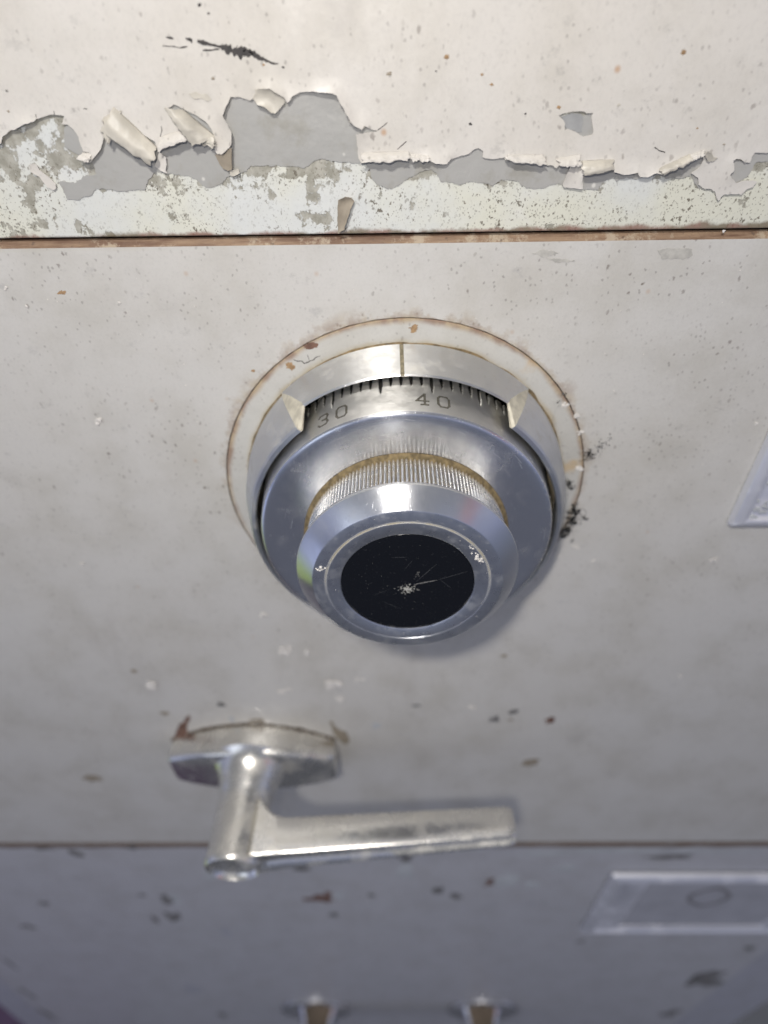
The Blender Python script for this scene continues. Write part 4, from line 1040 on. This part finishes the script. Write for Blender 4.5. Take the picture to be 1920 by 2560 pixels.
# lever blade lofted along x: flat top, scooped front, tapering
def lever():
    st = np.concatenate([np.linspace(0, 0.30, 30), np.linspace(0.33, 0.96, 18), [0.975, 0.988, 1.0]])
    x0, x1 = -0.0562, 0.0408
    vs, fs = [], []
    for s in st:
        x = x0 + (x1 - x0) * s
        fil = max(0, 1 - s / 0.13)
        zt = -0.1268 - 0.0014 * s
        zb = -0.1392 + 0.0047 * s - 0.0030 * fil ** 1.5
        hf = 0.0480 - 0.0069 * s; hb = 0.0352 - 0.0052 * s - 0.0085 * max(0, 1 - s / 0.13) ** 2.4
        k = 1.0
        if s > 0.97: k = 1 - 0.25 * ((s - 0.97) / 0.03) ** 2
        zc = (zt + zb) / 2; hz = (zt - zb) / 2 * k; hc = (hf + hb) / 2; hh = (hf - hb) / 2 * (1 - (1 - k) * 0.5)
        b = 0.0009
        sec = [(hc - hh, zc + hz - b * 0.8), (hc - hh + b, zc + hz), (hc + hh - b, zc + hz), (hc + hh - b * 0.3, zc + hz - b * 0.3), (hc + hh, zc + hz - b),
               (hc + hh - 0.0006, zc + hz * 0.45), (hc + hh - 0.0006, zc - hz * 0.20), (hc + hh + 0.0008, zc - hz * 0.45), (hc + hh + 0.0011, zc - hz + b), (hc + hh - b * 0.3, zc - hz + b * 0.3), (hc + hh - b, zc - hz), (hc - hh + b, zc - hz), (hc - hh, zc - hz + b)]
        vs += [(x, -h, z) for h, z in sec]
    K = 13
    for i in range(len(st) - 1):
        for j in range(K):
            j2 = (j + 1) % K; fs.append((i * K + j, i * K + j2, (i + 1) * K + j2, (i + 1) * K + j))
    fs.append(tuple(range(K))[::-1]); b = (len(st) - 1) * K; fs.append(tuple(b + j for j in range(K)))
    o = mesh('lever', vs, fs, M_handle, hand); return smooth_by_angle(o, 40)
lever()

# ------------------------------------------------------------------ label holders
def holder(root_loc, x0, x1, z0, z1, bw_l, bw, hgt, label, lip=0.002):
    t = thing('label_holder', root_loc, label, 'label holder', 'metal label holders on the drawers')
    # frame: outer rectangle on the wall, rising to an inner raised lip
    def ring(x0_, x1_, z0_, z1_, h, y=0): return [(x0_, -h, z0_), (x1_, -h, z0_), (x1_, -h, z1_), (x0_, -h, z1_)]
    loops = [ring(x0, x1, z0, z1, 0.0002), ring(x0 + 0.0006, x1 - 0.0006, z0 + 0.0006, z1 - 0.0006, hgt * 0.6), ring(x0 + lip, x1 - lip, z0 + bw * 0.45, z1 - bw * 0.45, hgt),
             ring(x0 + lip * 1.45, x1 - lip * 1.45, z0 + bw * 0.6, z1 - bw * 0.6, hgt * 0.98), ring(x0 + lip * 2.0, x1 - lip * 2.0, z0 + bw * 0.75, z1 - bw * 0.75, hgt * 0.62), ring(x0 + bw_l, x1 - bw_l, z0 + bw, z1 - bw, hgt * 0.5), ring(x0 + bw_l, x1 - bw_l, z0 + bw, z1 - bw, 0.0003)]
    vs, fs = [], []
    for l in loops: vs += l
    for i in range(len(loops) - 1):
        for j in range(4):
            k = (j + 1) % 4; fs.append((i * 4 + j, i * 4 + k, (i + 1) * 4 + k, (i + 1) * 4 + j))
    o = mesh('frame', vs, fs, M_chrome, t); bevel(o, 0.0008, 3, 20); smooth_by_angle(o, 50)
    c = mesh('card', [(x0 + bw_l, -0.0006, z0 + bw), (x1 - bw_l, -0.0006, z0 + bw), (x1 - bw_l, -0.0006, z1 - bw), (x0 + bw_l, -0.0006, z1 - bw)], [(0, 1, 2, 3)], M_card, t)
    return t, o, c
t1, fr1, c1 = holder((0.0955, 0, -0.0135), 0.0955, 0.205, -0.0135, 0.052, 0.012, 0.006, 0.0035, 'speckled metal label holder right of the dial, on the upper drawer', 0.0022)
vs, fs = [], []
for i in range(26):
    crumb((0.0990 + abs(random.gauss(0, 0.003)), -0.0032 + 0.0006, -0.008 + random.gauss(0, 0.004)), random.uniform(.0003, .0008), vs=vs, fs=fs, flat=0.3)
mesh('paint_fleck', vs, fs, M_palechip, fr1)
t2, fr2, c2 = holder((0.122, 0.0004, -0.375), 0.1215, 0.300 - 0.035, -0.378, -0.279, 0.024, 0.009, 0.0042, 'long metal label holder on the lower drawer, bottom right, with a faint oval mark', 0.004)
vs, fs = [], []
c = W(1771, 2240)
for k in range(40):
    a = 2 * PI * k / 40
    for rr in (1.0, 0.78): vs.append((c[0] + 0.0135 * rr * math.cos(a), -0.0008, c[2] + 0.017 * rr * math.sin(a) * (1 - 0.35 * abs(math.cos(a)))))
for k in range(40): a = 2 * k; b = 2 * ((k + 1) % 40); fs.append((a, a + 1, b + 1, b))
mesh('oval_mark', vs, fs, mk_plain('faint_print', (0.27, 0.26, 0.27), 0.6), c2)

# ------------------------------------------------------------------ drawer pull at the bottom edge
pull = thing('drawer_pull', (0.0, 0.0, -0.60), 'rusty chrome drawer pull with two flared posts, cut off at the bottom of the picture', 'handle')
M_pullrust = mk_plain('pull_brown_rust', (0.20, 0.15, 0.10), 0.7, 0, 60, 0.4, 0.0005)
for xc, px_, sg in ((-0.078, 791, 1), (0.071, 1205, -1)):
    vs, fs = [], []
    st = [(0.0, 0.020, 0.018), (0.004, 0.0185, 0.015), (0.012, 0.0145, 0.012), (0.025, 0.0120, 0.010), (0.045, 0.0115, 0.010), (0.060, 0.0115, 0.010)]
    for (h, wx, wz) in st:
        for a in np.linspace(0, 2 * PI, 24, endpoint=False):
            cx_ = math.copysign(abs(math.cos(a)) ** 0.5, math.cos(a)); cz_ = math.copysign(abs(math.sin(a)) ** 0.5, math.sin(a))
            vs.append((xc + wx * cx_, -h, -0.598 + wz * cz_))
    for i in range(len(st) - 1):
        for k in range(24): k2 = (k + 1) % 24; fs.append((i * 24 + k, i * 24 + k2, (i + 1) * 24 + k2, (i + 1) * 24 + k))
    mi = []
    for i in range(len(st) - 1):
        for k in range(24): mi.append(1 if 4 <= k <= 7 else 0)
    smooth_by_angle(mesh('post', vs, fs, None, pull, mats=[M_pull, M_pullrust], midx=mi), 50)
for xc in (-0.082, 0.075):
    lathe_at('mounting_plate', [(0.033, 0.0), (0.0328, 0.0022), (0.0310, 0.0032), (0.020, 0.0036), (0.006, 0.0036)], xc, -0.607, M_pull, pull, 64)
vs, fs = [], []
for x in np.linspace(-0.095, 0.088, 30):
    for a in np.linspace(0, 2 * PI, 20, endpoint=False): vs.append((x, -0.058 + 0.008 * math.cos(a), -0.598 + 0.0095 * math.sin(a)))
for i in range(29):
    for k in range(20): k2 = (k + 1) % 20; fs.append((i * 20 + k, i * 20 + k2, (i + 1) * 20 + k2, (i + 1) * 20 + k))
fs.append(tuple(range(20))); fs.append(tuple(29 * 20 + k for k in range(20))[::-1])
smooth_by_angle(mesh('grip_bar', vs, fs, M_pull, pull), 50)
